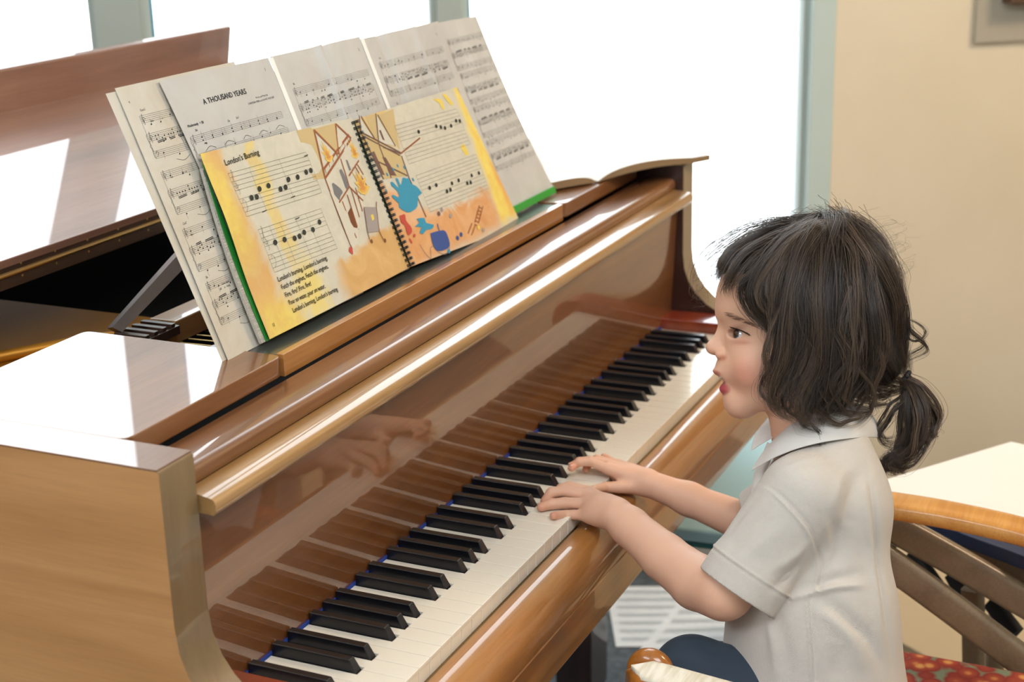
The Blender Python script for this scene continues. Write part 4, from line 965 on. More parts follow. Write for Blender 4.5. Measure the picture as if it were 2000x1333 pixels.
# collar
m_collar = newmat('ribbed_collar', lin('d4d0cc'), 0.85, spec=0.3)
bump(m_collar, (dotv(m_collar, coords(m_collar), E2*5200+E1*1200)).sin().k, 0.10, 0.0003)
def strip(U, L, n=24, m=8, th=3.2, bow=6, name='collar', roll=0.0):
    U = spline([P(*q) for q in U], 8); L = spline([P(*q) for q in L], 8); c0 = P(1600, 860, 0); V = []; k = len(U)
    ctr = (U.mean(0)+L.mean(0))/2
    for side in (0, 1):
        for i in range(k):
            for j in range(m+1):
                t = j/m; p = U[i]*(1-t)+L[i]*t; o = p-P(1600, 880, 0); o = o-E2*(o @ E2); o /= np.linalg.norm(o)+1e-9
                V.append(p+o*(bow*math.sin(math.pi*t)*S + (th*S if side == 0 else 0)))
    g = k*(m+1); F = []
    for i in range(k-1):
        for j in range(m): q = (i*(m+1)+j, i*(m+1)+j+1, (i+1)*(m+1)+j+1, (i+1)*(m+1)+j); F += [q, tuple(g+x for x in q[::-1])]
        for j in (0, m): F.append((i*(m+1)+j, (i+1)*(m+1)+j, g+(i+1)*(m+1)+j, g+i*(m+1)+j))
    for i in (0, k-1):
        for j in range(m): F.append((i*(m+1)+j, i*(m+1)+j+1, g+i*(m+1)+j+1, g+i*(m+1)+j))
    mb = MB(); mb.add(V, F); o = mb.build(name, m_collar, girl, smooth=60); o.modifiers.new('soft', 'SUBSURF').render_levels = 1; return o
strip([(1529, 844, 34), (1545, 830, 66), (1580, 812, 84), (1625, 798, 82), (1668, 792, 48), (1686, 794, 0)], [(1468, 922, 60), (1506, 899, 106), (1556, 878, 134), (1612, 864, 142), (1676, 856, 106), (1720, 856, 0)], bow=8)
strip([(1531, 846, 14), (1522, 830, -40), (1548, 812, -80), (1600, 800, -84), (1650, 793, -60), (1686, 794, 0)], [(1468, 882, -8), (1478, 848, -80), (1510, 815, -122), (1580, 814, -146), (1676, 848, -110), (1720, 856, 0)], bow=3)
mb = MB()   # placket
mb.tube([P(1508, 868, 28), P(1482, 930, 30), P(1474, 990, 30)], 13*S, 10, flat=0.4); mb.build('placket', m_collar, girl)

# ---------------- trousers, socks and shoes
m_navy = newmat('navy_trousers', lin('2a3847'), 0.8); bump(m_navy, noise(m_navy, coords(m_navy), 700, 2), 0.2, 0.0005)
hipz = P(1600, 1390, 0)
T = Field(*[f(np.array([L3(p) for p in (hipz-E1*0.16+np.array([0, 0, .14]), hipz+E1*0.34+E3*0.2, hipz+E1*0.3-E3*0.2+np.array([0, 0, -.58]), hipz-E1*0.16+np.array([0, 0, -.58]))]), axis=0)+o_ for f, o_ in ((np.min, -0.03), (np.max, 0.03))], 0.0035)
fx = np.array([E1[0], E1[1], 0]); fx /= np.linalg.norm(fx); dn = np.array([0, 0, -1.0])
T.cap(L3(hipz-E3*0.06), L3(hipz+E3*0.06), 0.085, 0.085, 0.02)
for s in MIRR:
    hj = hipz+E3*0.055*s; kn = P(1352, 1322, 95*s); an = kn+dn*0.27+fx*0.02
    T.cap(L3(hj), L3(kn), 0.064, 0.043, 0.02); T.cap(L3(kn), L3(an), 0.044, 0.038, 0.012)
V, Fq = T.mesh(); V = relax(V, Fq, 2); N = normals(V, Fq)
for pts, w_, a_ in [([(1395, 1262, 130), (1345, 1290, 120), (1310, 1320, 110)], 9, 7), ([(1398, 1300, 140), (1350, 1330, 140)], 9, 7), ([(1398, 1280, 140), (1340, 1318, 130)], 8, -6)]: V = fold(V, N, pts, w_, a_)
npmesh('trousers', V, Fq, m_navy, parent=girl)
for s in MIRR:
    kn = P(1352, 1322, 95*s); an = kn+dn*0.27+fx*0.02
    Fd = Field(L3(an)-0.16, L3(an)+0.16, 0.004); Fd.cap(L3(an), L3(an+dn*0.03), 0.026, 0.026, 0.005); Fd.cap(L3(an+dn*0.045-fx*0.01), L3(an+dn*0.055+fx*0.09), 0.028, 0.024, 0.012)
    V, Fq = Fd.mesh(); npmesh('shoe', V, Fq, newmat('black_shoe', lin('1a1a1c'), 0.3), parent=girl)
# ---------------------------------------------------------------- hair
rng = np.random.default_rng(11)
G = fld(1370, 420, -190, 1800, 900, 190, 0.002)
G.ell(PL3(1588, 598), R3(160, 150, 130), 0.004)
G.ell(PL3(1488, 541), R3(91, 85, 100), 0.008)
G.ell(PL3(1640, 660), R3(112, 120, 118), 0.02)
for s in MIRR: G.ell(PL3(1618, 700, s*98), R3(72, 105, 38), 0.015)
G.ell(PL3(1700, 700), R3(62, 60, 60), 0.02)
G.ell(PL3(1452, 690), R3(95, 135, 170), 0.012, 'sub'); G.ell(PL3(1420, 600), R3(78, 70, 170), 0.012, 'sub')
G.ell(PL3(1575, 850), R3(90, 60, 110), 0.01, 'sub')
V, Fq = G.mesh(); V = relax(V, Fq, 3)
m_hair = attrmat('dark_brown_hair', 0.36, spec=0.7)
m_cap = newmat('hair_underlayer', lin('231a15'), 0.6); bump(m_cap, noise(m_cap, coords(m_cap, (1, 1, 1)), 120, 4), 0.5, 0.003)
hair = npmesh('hair', V, Fq, m_cap, parent=girl)
# strands: each guide is a list of (u, v, w) from root to tip; r0..r1 spread of the lock; n strands; curl amplitude
GD = []
def gd(pts, n=150, r0=16, r1=8, curl=2.0, freq=2.0, mirror=True, col=0, rad=0.33, taper=0.1, ln=0.15):
    GD.append((pts, n, r0, r1, curl, freq, col, rad, taper, ln))
    if mirror: GD.append(([(u, v, -w) for u, v, w in pts], int(n*0.45), r0*1.3, r1, curl, freq, col, rad*1.4, taper, ln))
# crown to the fringe
gd([(1600,446,18),(1540,446,30),(1480,464,42),(1435,498,50),(1408,526,50),(1400,556,46)], 170, 14, 9, 1.5)
gd([(1590,447,40),(1530,456,62),(1470,486,80),(1434,524,86),(1418,556,86),(1426,582,86)], 190, 14, 9, 2)
gd([(1595,450,60),(1530,474,88),(1480,520,104),(1450,552,106),(1460,592,106),(1494,630,106),(1528,650,110)], 210, 15, 6, 2)
gd([(1600,452,70),(1545,480,100),(1500,530,116),(1480,580,116),(1490,620,114),(1524,650,116)], 200, 17, 9, 3)
gd([(1560,446,0),(1500,452,0),(1440,480,0),(1406,515,0),(1396,552,0)], 120, 20, 16, 1.5, mirror=False)
gd([(1580,446,0),(1510,450,20),(1450,470,30),(1405,500,30),(1385,540,24),(1372,580,16)], 40, 12, 16, 7, 2.5, mirror=False, rad=0.24)
gd([(1650,441,-10),(1610,437,4),(1560,440,22),(1510,452,44),(1468,474,60)], 200, 13, 12, 1)
gd([(1570,441,-10),(1620,436,4),(1668,446,24),(1712,474,44),(1740,510,50)], 200, 13, 12, 1)
gd([(1600,437,0),(1612,442,40),(1614,462,84),(1612,500,116)], 130, 20, 14, 1); gd([(1640,438,0),(1650,446,40),(1662,474,80),(1672,510,104)], 130, 18, 14, 1)
# sides hanging down to the jaw
gd([(1605,452,72),(1560,490,112),(1530,550,130),(1522,610,134),(1530,660,134),(1512,700,130),(1494,735,126),(1500,775,124),(1522,796,122)], 230, 18, 9, 6, 1.6, ln=0.34)
gd([(1612,452,72),(1580,500,118),(1558,570,136),(1548,640,140),(1538,700,140),(1516,750,134),(1512,790,130),(1540,815,126),(1562,806,126)], 230, 18, 10, 7, 1.8, ln=0.34)
gd([(1618,452,70),(1600,510,122),(1588,580,140),(1582,650,146),(1566,710,146),(1556,770,142),(1568,810,138),(1600,812,136)], 230, 20, 12, 7, 1.8, ln=0.34)
gd([(1625,452,68),(1622,510,122),(1618,580,142),(1616,650,148),(1606,720,148),(1588,780,144),(1592,820,140),(1626,820,134)], 240, 20, 14, 7, 1.6, ln=0.34)
gd([(1632,452,66),(1645,510,118),(1650,580,138),(1650,650,142),(1642,720,142),(1626,780,138),(1610,812,132),(1640,826,124)], 230, 20, 15, 7, 1.7, ln=0.34)
gd([(1580,450,60),(1545,500,106),(1514,550,124),(1503,600,128),(1515,650,128),(1530,690,130)], 150, 16, 12, 5, 1.5, ln=0.34)
gd([(1590,470,90),(1560,530,124),(1545,600,134),(1560,660,138),(1590,700,140),(1600,745,140),(1570,775,140)], 150, 16, 14, 8, 1.5, ln=0.34)
gd([(1640,455,62),(1668,512,104),(1682,580,124),(1684,650,128),(1672,720,128),(1655,775,124),(1640,805,116)], 210, 20, 15, 6, 1.6, ln=0.34)
gd([(1648,458,56),(1690,520,90),(1712,590,106),(1718,660,108),(1706,720,104),(1690,770,90),(1700,800,70)], 190, 18, 14, 6, 1.6, ln=0.34)
# back, pulled to the tie
for w in (0, 30, 60, 88):
    gd([(1650,450,w*0.5),(1706,492,w),(1742,560,w*1.05),(1756,640,w*0.9),(1758,700,w*0.5),(1766,738,w*0.12)], 130, 18, 5, 2.5, 1.5)
gd([(1700,640,104),(1716,700,84),(1740,735,40),(1766,745,6)], 130, 18, 4, 2); gd([(1660,740,118),(1700,768,80),(1740,764,30),(1766,752,4)], 110, 16, 4, 3)
gd([(1735,520,40),(1768,585,45),(1780,640,40),(1798,672,30),(1796,700,20),(1770,728,5)], 45, 8, 5, 5, 2, mirror=False)
gd([(1740,560,10),(1770,620,25),(1786,668,25),(1803,640,30),(1792,620,30)], 18, 4, 3, 5, 2, mirror=False)
# top layers, sheen painted in with lighter strand colours
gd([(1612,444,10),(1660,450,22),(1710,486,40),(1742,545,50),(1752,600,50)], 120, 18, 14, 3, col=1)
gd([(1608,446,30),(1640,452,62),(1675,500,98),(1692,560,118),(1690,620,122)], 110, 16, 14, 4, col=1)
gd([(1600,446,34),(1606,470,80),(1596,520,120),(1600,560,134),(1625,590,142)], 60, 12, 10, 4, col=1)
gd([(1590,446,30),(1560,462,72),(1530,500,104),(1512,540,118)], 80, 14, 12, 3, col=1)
# loose waves lying over the side
for i_, pts_ in enumerate(([(1570,462,92),(1556,540,142),(1574,600,150),(1604,640,155),(1630,690,156),(1630,740,153),(1600,790,148),(1612,816,146)],
    [(1540,472,90),(1500,560,126),(1518,612,134),(1558,640,146),(1582,680,151),(1570,730,149),(1536,760,142),(1520,800,133),(1545,822,130)],
    [(1600,458,90),(1626,540,144),(1604,610,155),(1612,680,158),(1642,730,155),(1626,790,148),(1590,826,143)],
    [(1640,458,80),(1640,560,137),(1670,630,140),(1660,700,141),(1690,750,130),(1676,800,120),(1640,828,120)],
    [(1670,466,60),(1702,570,112),(1688,640,120),(1714,700,112),(1700,760,98),(1716,800,84)],
    [(1550,560,136),(1512,640,137),(1494,710,130),(1528,740,132),(1512,780,128),(1536,806,128),(1560,790,130)],
    [(1590,620,153),(1550,720,151),(1578,770,149),(1556,812,142),(1590,836,142)], [(1610,640,156),(1640,700,157),(1606,750,153),(1630,800,147),(1664,816,138)],
    [(1520,470,70),(1480,520,106),(1486,580,114),(1530,620,132),(1548,668,144),(1520,716,138)], [(1660,560,138),(1636,640,150),(1664,700,146),(1640,760,142),(1668,806,130)])):
    for dx in (0, 13): gd([(u+dx, v+dx*0.6, w) for u, v, w in pts_], 60, 6, 5, 1.6, 1.5, col=int((i_+dx) % 4 == 1), mirror=(dx == 0), rad=0.30)
# ponytail
for a in range(16):
    o = rng.normal(0, 1, 3); sg = rng.choice((-1, 1)); b1 = rng.uniform(0, 6.28); R1 = rng.uniform(14, 34)
    c1_ = (R1*math.cos(b1), R1*math.sin(b1)); 
    gd([(1767,740,0),(1776+c1_[0]*0.5,764,c1_[1]*0.6),(1784+c1_[0]*1.15,806+o[1]*5,c1_[1]*1.2),(1782+c1_[0]*1.2,846+o[1]*5,c1_[1]*1.2),(1770+c1_[0]*0.8+o[0]*5,880,c1_[1]*0.9),(1752+o[0]*8,902+o[1]*4,c1_[1]*0.5),(1736+sg*10,914+o[1]*5,c1_[1]*0.3),(1740+sg*16,902,0)], 62, 5, 8, 10, 2.6, mirror=False, col=int(a % 3 == 0))
gd([(1770,742,5),(1800,756,14),(1828,790,14),(1838,826,10),(1826,852,6),(1810,842,6),(1818,824,6)], 80, 6, 8, 7, 2, mirror=False, col=1); gd([(1768,745,-5),(1764,780,14),(1738,800,20),(1720,838,18),(1726,860,14),(1752,852,12)], 90, 6, 8, 7, 2, mirror=False)
gd([(1772,760,0),(1760,830,6),(1765,880,6),(1750,904,4),(1728,910,2),(1720,896,2)], 90, 6, 3, 3, 2, mirror=False); gd([(1775,800,0),(1762,880,8),(1742,916,6),(1726,904,6),(1734,918,6),(1742,930,6)], 40, 5, 3, 3, 2, mirror=False)
# jaw curls and stray hairs
gd([(1530,690,130),(1502,722,128),(1484,742,124),(1490,768,122),(1508,790,124),(1524,776,126)], 24, 5, 3, 4, 2)
gd([(1560,760,136),(1590,800,138),(1580,835,134),(1560,822,132)], 40, 8, 6, 6, 2); gd([(1570,790,136),(1590,840,140),(1606,862,146),(1600,885,150)], 12, 5, 8, 6, 2); gd([(1600,800,140),(1640,830,134),(1672,818,124),(1662,800,120)], 40, 8, 6, 6, 2)
gd([(1640,790,126),(1690,800,96),(1716,790,80),(1722,768,70)], 30, 8, 6, 6, 2)
for _ in range(150):
    a = rng.uniform(0, math.pi); b = rng.uniform(-1.0, 1.0); c0 = np.array([1585, 598, 0]); rr = np.array([168, 156, 130])
    d0 = np.array([math.cos(a)*math.cos(b), -math.sin(a)*math.cos(b)-0.1, math.sin(b)]); p0 = c0+rr*d0; tt = np.array([math.sin(a), -math.cos(a)*0.6, 0])*rng.choice((-1, 1)); L = rng.uniform(30, 105)
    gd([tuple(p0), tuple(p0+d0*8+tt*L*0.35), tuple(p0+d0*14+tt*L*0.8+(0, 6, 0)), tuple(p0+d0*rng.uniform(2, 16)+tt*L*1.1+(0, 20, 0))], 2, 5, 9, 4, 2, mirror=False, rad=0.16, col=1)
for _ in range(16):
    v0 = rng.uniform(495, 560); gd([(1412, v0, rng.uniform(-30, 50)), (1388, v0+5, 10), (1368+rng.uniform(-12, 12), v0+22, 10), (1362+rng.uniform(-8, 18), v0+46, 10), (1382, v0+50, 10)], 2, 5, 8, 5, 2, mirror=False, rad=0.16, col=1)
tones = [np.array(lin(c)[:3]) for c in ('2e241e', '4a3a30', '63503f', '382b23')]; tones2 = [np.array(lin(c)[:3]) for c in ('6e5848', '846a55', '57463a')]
def mirror_off(pts): return pts[0][0] > 1760
VS, FS, CS = [], [], []; base_i = 0; NP_ = 24
for pts, n, r0, r1, curl, freq, ci, rad, taper, ln in GD:
    gp = spline([tuple(p) for p in pts], 7); tt = np.linspace(0, 1, len(gp)); t = np.linspace(0, 1, NP_)
    g = np.stack([np.interp(t, tt, gp[:, i]) for i in range(3)], 1)
    T_ = np.gradient(g, axis=0); T_ /= np.linalg.norm(T_, axis=1)[:, None]+1e-9
    sub = max(1, n//22)                                   # sub-locks
    cen = np.clip(rng.normal(0, 1, (sub, 3)), -1.35, 1.35); ph = rng.uniform(0, 6.28)+rng.normal(0, 0.55, sub); lt = rng.uniform(0.6, 1.35, sub); lq = rng.integers(0, 4, sub); lc = curl*rng.uniform(0.7, 1.6, sub)+0.5; la = rng.uniform(5, 11)*rng.uniform(0.7, 1.3, sub)*(0.35 if (curl < 2.1 or mirror_off(pts)) else 1.0); lf = rng.uniform(1.4, 2.3)+rng.normal(0, 0.12, sub); ec = rng.uniform(3, 9, sub)*(0.25 if curl < 3 else 1.0)
    for k in range(int(n*1.25)):
        q = rng.integers(sub); off = cen[q]*0.85 + rng.normal(0, 0.34, 3)*(1 if rng.random() > 0.12 else 2.2)
        end = 1-ln*rng.random(); tk = t*end
        gk = np.stack([np.interp(tk, t, g[:, i]) for i in range(3)], 1)
        sp_ = r0*(1-tk)+r1*tk; w = off[None]*sp_[:, None]; w -= T_*np.sum(w*T_, 1)[:, None]*0.6
        cph = ph[q]+rng.normal(0, 0.45); cv = lc[q]*np.clip((tk-0.32)*1.9, 0.04, 1.25)
        w2 = np.stack([np.sin(6.28*freq*tk+cph), np.cos(6.28*freq*tk*0.9+cph)*0.6, np.cos(6.28*freq*tk+cph)*0.7], 1)*cv[:, None]
        aw = la[q]*np.clip((tk-0.22)*1.8, 0, 1); w3 = np.stack([np.sin(6.28*lf[q]*tk+ph[q])*aw, np.zeros(NP_), np.cos(6.28*lf[q]*tk+ph[q])*aw*0.7], 1)
        ew = ec[q]*np.clip((tk-0.74)*4.2, 0, 1); w4 = np.stack([np.sin(6.28*3.2*tk+ph[q])*ew, np.cos(6.28*3.2*tk+ph[q])*ew*0.8, np.zeros(NP_)], 1)
        s_ = gk+w+w2+w3+w4
        # keep out of the skull
        dd = (s_-np.array([1572, 602, 0]))/np.array([166, 156, 130]); L_ = np.linalg.norm(dd, axis=1)
        lowf = np.clip((760-s_[:, 1])/60, 0, 1); m_ = (L_ < 1) & (lowf > 0); s_[m_] = (np.array([1572, 602, 0])+dd/L_[:, None]*np.array([166, 156, 130]))[m_]*lowf[m_][:, None]+s_[m_]*(1-lowf[m_][:, None])
        W_ = CC + (T0-s_[:, 2:3]*PX)*(CR[2]+(s_[:, 0:1]-1000)/FP*CR[0]+(s_[:, 1:2]-666.5)/FP*CR[1])
        tg = np.gradient(W_, axis=0); tg /= np.linalg.norm(tg, axis=1)[:, None]+1e-12
        u_ = np.cross(tg, E3+0.01*E2); u_ /= np.linalg.norm(u_, axis=1)[:, None]+1e-12; v_ = np.cross(tg, u_)
        rr = rad*PX*0.95*(1-(1-taper)*np.clip((t-0.55)/0.45, 0, 1)**1.5)*rng.uniform(0.7, 1.3)
        ring = [W_+rr[:, None]*(math.cos(a)*u_+math.sin(a)*v_) for a in (0.5, 2.6, 4.7)]
        VS.append(np.stack(ring, 1).reshape(-1, 3))
        f_ = np.array([(i*3+j, i*3+(j+1) % 3, (i+1)*3+(j+1) % 3, (i+1)*3+j) for i in range(NP_-1) for j in range(3)]) + base_i
        FS.append(f_); base_i += NP_*3
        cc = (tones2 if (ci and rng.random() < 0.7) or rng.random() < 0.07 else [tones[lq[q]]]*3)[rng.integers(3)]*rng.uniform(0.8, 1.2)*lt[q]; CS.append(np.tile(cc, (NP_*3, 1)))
VS = np.concatenate(VS); FS = np.concatenate(FS); CS = np.concatenate(CS)
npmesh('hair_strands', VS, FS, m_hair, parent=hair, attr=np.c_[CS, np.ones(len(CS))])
# hair tie, brows, lashes
_Y = (DK['V']-CC) @ CR.T; _U = 1000+FP*_Y[:, 0]/_Y[:, 2]; _Vv = 666.5+FP*_Y[:, 1]/_Y[:, 2]; _Wd = (T0-_Y[:, 2])/PX
def sw(u, v, s_=1):
    m_ = (np.abs(_U-u) < 3.5) & (np.abs(_Vv-v) < 3.5) & (_Wd*s_ > 0)
    return float(s_*(_Wd[m_]*s_).max()) if m_.any() else s_*60.0
m_tie = newmat('dark_hair_tie', lin('1c1a22'), 0.6); mb = MB()
for k in range(10):
    a = k*math.pi/5; c = P(1768+12*math.cos(a)*0.6, 738+12*math.cos(a)*-0.8, 14*math.sin(a)); mb.ell(c, (5.5*S, 5.5*S, 5.5*S), n=10)
mb.build('hair_tie', m_tie, girl, smooth=180)
m_brow = newmat('brow_hair', lin('7a5a46'), 0.7); m_lash = newmat('lash_hair', lin('1a1412'), 0.5)
mb = MB()
for s in MIRR:
    for k in range(75):
        t = rng.random(); u = 1414+56*t; v = 612+23*t**0.9+rng.normal(0, 3.0*(1-0.5*t)); L_ = 11
        w0 = sw(u, v); w1 = sw(u+L_, v+1+4*t)
        mb.tube([P(u, v, s*(w0+0.6)), P(u+L_*0.5, v-0.4+2*t, s*((w0+w1)/2+2.0)), P(u+L_, v+1+4*t, s*(w1+1.2))], (0.36*S, 0.32*S, 0.08*S), 4)
    mb.build('eyebrow', m_brow, girl); mb = MB()
mb = MB()
for s in MIRR:
    for k in range(30):
        t = k/29; u, v = 1433+31*t, 642.5+13*t**1.5; w0 = sw(u, v); a = P(u, v, s*(w0-1.0)); b_ = a+E1*(9-7*t)*S+E2*(3.0+1.5*rng.random())*S+E3*s*(3+5*t)*S
        mb.tube([a, (a+b_)/2-E2*1.0*S, b_], (1.0*S, 0.7*S, 0.15*S), 4)
    mb.tube([P(1433+31*t, 642+13*t**1.5, s*(sw(1433+31*t, 642+13*t**1.5)-0.6)) for t in np.linspace(0, 1, 12)], 1.1*S, 6)
    mb.build('eyelashes', m_lash, girl); mb = MB()
# ---------------------------------------------------------------- things around
# open book on the treble corner
def mg(u, y, z): return (u, y, z)
mb = MB(); n = 24; V = []; xs = []
def prof_book(t):                                             # t 0..1 along x from spine outward; thickness curve
    return 0.013*(1-math.exp(-t*9))*(1-0.4*t)+0.0012
BA = R_(-27)
def slab(x0, x1, y0, y1, z0, rise, name, mat_t):
    mb = MB(); k = 28; V = []
    for yy in (y0, y1):
        for i in range(k+1):
            t = i/k; a_ = x0+(x1-x0)*t; x = 1.105+a_*math.cos(BA)-yy*math.sin(BA); y = 0.212+a_*math.sin(BA)+yy*math.cos(BA); V += [(x, y, z0+rise(t)), (x, y, z0+rise(t)+prof_book(t))]
    m = 2*(k+1); F = []; M_ = []
    for i in range(k):
        a = 2*i; F += [(a, a+2, a+3, a+1), (m+a, m+a+1, m+a+3, m+a+2), (a+1, a+3, m+a+3, m+a+1), (a, m+a, m+a+2, a+2)]; M_ += [1, 1, 0, 1]
    F += [(0, 1, m+1, m), (2*k, m+2*k, m+2*k+1, 2*k+1)]; M_ += [1, 1]
    o = MB(); o.V = V; o.F = F; o.m = M_; return o.build(name, [m_pw, m_edge], mag, smooth=50)
slab(0.002, 0.245, 0.0, 0.30, 0.2645, lambda t: 0.0+0.006*math.sin(math.pi*min(1, t*1.2)), 'page_block', m_pw)
slab(-0.002, -0.16, 0.0, 0.20, 0.2645, lambda t: 0.0+0.002*math.sin(math.pi*t), 'page_block', m_pw)
# teal upholstered chair beyond the keyboard
w_chair = wood('lamplit_oak', 'c07a30', 'd99a4c', 'edb468', 'x', 0.35, 0.6, 0.05); w_grey = wood('shaded_oak', '766450', '8a765c', '9a866a', 'x', 0.45, 0.3, 0.1)  # warm lamplight put into the first oak colour, shade into the second
m_teal = newmat('teal_vinyl', lin('a9d2de'), 0.75, 0.0); m_teald = newmat('dark_teal_piping', lin('2d6f72'), 0.5); m_gframe = newmat('pale_grey_frame', lin('ececE4'), 0.5)
tc = thing('stool', 'pale teal cushioned stool with a grey frame beyond the keyboard', 'stool', (1.2, -0.1, FLOOR))
def frame_at(loc, ang):
    c, s_ = math.cos(ang), math.sin(ang); L = np.array(loc, float)
    return lambda x, y, z: tuple(L+np.array([c*x-s_*y, s_*x+c*y, z]))
def obox(fr, a, b, name, mat, parent, bevel=0.004, seg=3):
    V = [fr((a, b)[i & 1][0], (a, b)[(i >> 1) & 1][1], (a, b)[(i >> 2) & 1][2]) for i in range(8)]
    return MB().add(V, [(0, 2, 3, 1), (4, 5, 7, 6), (0, 1, 5, 4), (2, 6, 7, 3), (0, 4, 6, 2), (1, 3, 7, 5)]).build(name, mat, parent, bevel=bevel, seg=seg)
def quad_slab(pts, z0, z1, name, mat, par=None, bevel=0.002):
    return MB().prism([(p[0], p[1]) for p in pts], z0, z1, 0, 'z').build(name, mat, par, bevel=bevel)
ZS = -0.21; qd = [PZ(u, v, ZS) for u, v in ((1262, 1024), (1520, 1056), (1640, 850), (1395, 780))]; qc = np.mean(qd, axis=0)
quad_slab(qd, ZS-0.022, ZS, 'seat', m_teal, tc, 0.006)
qs = [qc+(q-qc)*0.985 for q in qd]; quad_slab(qs, ZS-0.030, ZS-0.0225, 'piping', m_teald, tc)
quad_slab([qc+(q-qc)*0.985 for q in qd], ZS-0.085, ZS-0.0305, 'seat_frame', m_gframe, tc)
MB().lathe((qc[0]+0.05, qc[1]-0.03, FLOOR), [(0.10, 0.0), (0.10, 0.02), (0.03, 0.035), (0.028, FLOOR*-1+ZS-0.125)], 20).build('pedestal', m_gframe, tc)
m_ds = newmat('dark_grey_vinyl', lin('3b4148'), 0.6)
m_fink = newmat('faint_ink', lin('b2babf'), 0.7)
m_np = paper('pale_music_paper', 'd9dde0', 'cdd3d8', 0.0)
for k, (cs, lb) in enumerate(((((1183, 1146), (1360, 1146), (1372, 1262), (1203, 1264)), 'printed music sheet on the floor nearer the piano leg'), (((1350, 1146), (1500, 1150), (1520, 1275), (1232, 1292)), 'printed music sheet on the floor nearer the child'))):
    c4 = [PZ(u, v, FLOOR+0.002+0.002*k) for u, v in cs]
    def fn(u, v, h, c4=c4):
        a = c4[3]*(1-u)+c4[2]*u; b = c4[0]*(1-u)+c4[1]*u; return a*(1-v)+b*v+np.array([0, 0, h])
    p = Page(fn); p.base(0, 0, 1, 1, 0, nu=4, nv=4)
    for j in range(7):
        for i in range(5):
            v = 0.92-j*0.13-i*0.012; V = [fn(0.08, v, 0.0005), fn(0.94, v, 0.0005), fn(0.94, v-0.004, 0.0005), fn(0.08, v-0.004, 0.0005)]; p.add(V, [(0, 1, 2, 3)], 1)
        for i in range(16): p.dot(0.1+i*0.052, 0.90-j*0.13-(i*7 % 5)*0.012, 0.008, 0.008, 1, n=6)
    tag(p.build('music_sheet', [m_np, m_fink], None), lb, 'sheet', 'sheets on the floor')
# the child's armchair: floral seat, worn arm with a turned scroll end
ac = thing('armchair', 'wooden armchair with a floral red seat under the child', 'armchair', tuple(np.array([0.62, -0.36, FLOOR])))
w_arm2 = wood('worn_oak', '7c4716', 'a8651f', 'bd7a30', 'x', 0.3, 0.8, 0.05); m_worn = newmat('worn_pale_arm_top', lin('cfc6b2'), 0.5)
setc(m_worn, ramp(m_worn, noise(m_worn, coords(m_worn, (8, 60, 60)), 3, 4), [(0.3, lin('c2b79e')), (0.6, lin('dcd6c8'))]))
m_flor = newmat('floral_fabric', lin('a0402c'), 0.85); nt = m_flor.node_tree
vo = nt.nodes.new('ShaderNodeTexVoronoi'); vo.inputs['Scale'].default_value = 44; nt.links.new(coords(m_flor), vo.inputs['Vector'])
fc = ramp(m_flor, vo.outputs['Distance'], [(0.0, lin('e0b060')), (0.22, lin('d08848')), (0.34, lin('a8482c')), (0.62, lin('8c2c22')), (0.80, lin('7c8468'))]); setc(m_flor, fc)
seat_c = P(1650, 1450, 0); sz = PZ(1840, 1312, 0)[2]
SZ = -0.235
sc = np.array([0.52, -0.30, 0]); fx = np.array([0.0, 1.0, 0.0])
fa = frame_at((sc[0], sc[1], 0), R_(90))
obox(fa, (-0.27, -0.235, SZ-0.075), (0.12, 0.235, SZ-0.003), 'seat', m_flor, ac, 0.03, 5)
obox(fa, (-0.27, -0.24, SZ-0.12), (0.13, 0.24, SZ-0.075), 'seat_rail', w_arm2, ac, 0.004)
def wpt(fr, x, y, z): return np.array(fr(x, y, z))
for s in (1, -1):
    for x in (-0.25, 0.11): obox(fa, (x-0.02, s*0.245-0.02, FLOOR), (x+0.02, s*0.245+0.02, SZ-0.075), 'leg', w_arm2, ac)
# near arm: scroll end seen beside the lap
c1 = P(1271, 1312, 225); 
mb = MB(); yv = np.array([0, 0, 1.0]); hz = fx; sdv = np.cross(yv, hz)
ring = [c1+np.cross([0, 0, 0], [0, 0, 0])+(math.cos(a)*hz*23*S+math.sin(a)*yv*23*S) for a in np.linspace(math.radians(-60), math.radians(240), 26)]
mb.tube(ring, [22*S]*26, 14); ae = mb.build('scroll_end', w_arm2, ac, smooth=180)
pA, pB = P(1238, 1322, 262), P(1420, 1372, 268)
dA = (pB-pA)/np.linalg.norm(pB-pA); 
def armbar(p, q, w_, h_, name, mat, par, n=24, bow=0.0, up=np.array([0, 0, 1.0]), tip=True):
    d_ = (q-p); L = np.linalg.norm(d_); d_ /= L; sd_ = np.cross(d_, up); sd_ /= np.linalg.norm(sd_); u_ = np.cross(sd_, d_); V = []; m = 20
    for i in range(n+1):
        t = i/n; k = 1.0 if not tip else min(1, math.sqrt(max(0.0, 1-(1-min(1, t*L/(w_*1.3)))**2)))*0.98+0.02
        c = p+d_*L*t+u_*bow*math.sin(math.pi*t)
        for j in range(m):
            a = 2*math.pi*j/m; ca_, sa_ = math.cos(a), math.sin(a); e = 0.55
            V.append(c+sd_*(abs(ca_)**e*math.copysign(1, ca_))*w_*k+u_*(abs(sa_)**e*math.copysign(1, sa_))*h_*(0.5+0.5*k))
    F = [(i*m+j, i*m+(j+1) % m, (i+1)*m+(j+1) % m, (i+1)*m+j) for i in range(n) for j in range(m)]+[tuple(range(m))[::-1], tuple(range(n*m, (n+1)*m))]
    return MB().add(V, F).build(name, mat, par, smooth=60)
pA2 = P(1222, 1322, 262); ar = armbar(pA2, pA2-fx*0.46+np.array([0, 0, -0.035]), 0.026, 0.016, 'armrest', w_arm2, ac)
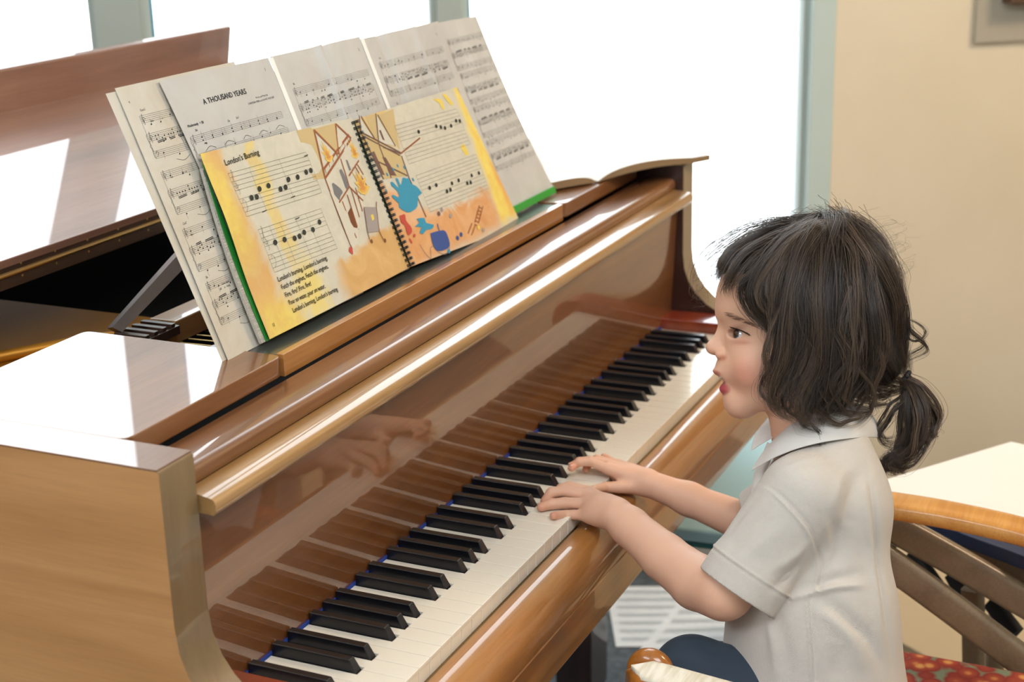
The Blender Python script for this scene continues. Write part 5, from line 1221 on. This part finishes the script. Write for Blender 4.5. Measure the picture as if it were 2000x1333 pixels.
ins = armbar(pA2-fx*0.006+np.array([0, 0, 0.0125]), pA2-fx*0.44+np.array([0, 0, -0.0225]), 0.0205, 0.0045, 'worn_top', m_worn, ar)
po = pA2-fx*0.05
MB().tube([po+np.array([0, 0, -0.012]), np.array([po[0], po[1], SZ-0.09])], 0.016, 14).build('arm_post', w_arm2, ac)
po = pA2-fx*0.42
MB().tube([po+np.array([0, 0, -0.045]), np.array([po[0], po[1], SZ-0.09])], 0.016, 14).build('arm_post', w_arm2, ac)
# second armchair to the right: curved orange arm, slanting rails, with a folder and an open score on it
a2 = thing('armchair', 'light orange wooden armchair with slanting rails at the right edge', 'armchair', tuple(np.array([1.15, -0.95, FLOOR])))
def at_(u, v, t): return Q(u, v, t)
def rail(pts, wd, hd, name, mat, par):
    C = spline(pts, 8); mb = MB(); V = []; m = 16; n = len(C)
    for i in range(n):
        d_ = C[min(i+1, n-1)]-C[max(i-1, 0)]; d_ /= np.linalg.norm(d_); sd_ = np.cross(d_, (0, 0, 1)); sd_ /= np.linalg.norm(sd_); u_ = np.cross(sd_, d_)
        for j in range(m):
            a = 2*math.pi*j/m; ca_, sa_ = math.cos(a), math.sin(a); e = 0.5
            V.append(C[i]+sd_*abs(ca_)**e*math.copysign(1, ca_)*wd+u_*abs(sa_)**e*math.copysign(1, sa_)*hd)
    F = [(i*m+j, i*m+(j+1) % m, (i+1)*m+(j+1) % m, (i+1)*m+j) for i in range(n-1) for j in range(m)]+[tuple(range(m))[::-1], tuple(range((n-1)*m, n*m))]
    return mb.add(V, F).build(name, mat, par, smooth=60)
rail([at_(1640, 975, 1.96), at_(1740, 988, 1.95), at_(1860, 1008, 1.93), at_(2000, 1040, 1.90), at_(2160, 1090, 1.86)], 0.027, 0.0115, 'armrest', w_chair, a2)
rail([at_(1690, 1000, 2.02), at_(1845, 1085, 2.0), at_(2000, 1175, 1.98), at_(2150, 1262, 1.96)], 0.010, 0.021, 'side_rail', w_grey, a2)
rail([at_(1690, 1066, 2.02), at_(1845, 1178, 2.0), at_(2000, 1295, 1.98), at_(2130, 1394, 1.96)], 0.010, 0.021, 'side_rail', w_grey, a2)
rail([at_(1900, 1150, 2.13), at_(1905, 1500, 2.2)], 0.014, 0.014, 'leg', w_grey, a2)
for i, (u0, v0, u1, v1) in enumerate(((1780, 1080, 1830, 1150), (1860, 1120, 1905, 1205), (1935, 1175, 1985, 1240))):
    rail([at_(u0, v0, 2.2), at_(u1, v1, 2.17)], 0.008, 0.014, 'cross_strap', newmat('black_strap', lin('1e2226'), 0.7), a2)
m_navyf = newmat('navy_folder', lin('1e2f52'), 0.4, 0.3)
fz = [PZ(1738, 958, -0.05), PZ(1975, 864, -0.05)]
ZF = -0.115
tb = [PZ(u, v, ZF) for u, v in ((1690, 948), (1975, 862), (2160, 905), (2060, 1062), (1850, 1010))]
fol = quad_slab([PZ(u, v, ZF-0.004) for u, v in ((1680, 945), (1975, 872), (2190, 915), (2100, 1120), (1880, 1040))], ZF-0.026, ZF-0.006, 'folder', m_navyf)
tag(fol, 'dark navy folder resting on the right hand armchair beneath an open score', 'folder')
fq = [PZ(u, v, ZF-0.004) for u, v in ((1700, 955), (1975, 882), (2170, 925), (2090, 1100), (1890, 1030))]; fm = np.mean(fq, axis=0)
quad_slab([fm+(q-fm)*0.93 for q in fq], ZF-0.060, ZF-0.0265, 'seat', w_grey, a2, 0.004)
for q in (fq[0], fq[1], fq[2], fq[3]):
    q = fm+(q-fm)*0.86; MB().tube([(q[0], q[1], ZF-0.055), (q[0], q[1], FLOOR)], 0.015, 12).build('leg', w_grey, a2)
sco = quad_slab(tb, ZF-0.0055, ZF, 'open_score', m_pw); tag(sco, 'bright white open score lying on the navy folder at the right edge', 'sheet music')
m_box = newmat('tan_floor_fill', lin('b8a484'), 0.8); bc = Q(1900, 1215, 2.75)  # block added to give the floor behind the armchair its tan tone
fb = frame_at((bc[0], bc[1], FLOOR), R_(-35)); bx = thing('box', 'tan block added behind the right hand armchair for the tone of the floor', 'box', (float(bc[0]), float(bc[1]), FLOOR))
obox(fb, (-0.22, -0.30, 0.0), (0.22, 0.34, 0.18), 'tan_block', m_box, bx, 0.004); obox(fb, (-0.225, -0.305, 0.181), (0.225, 0.345, 0.20), 'tan_block_top', m_box, bx, 0.004)
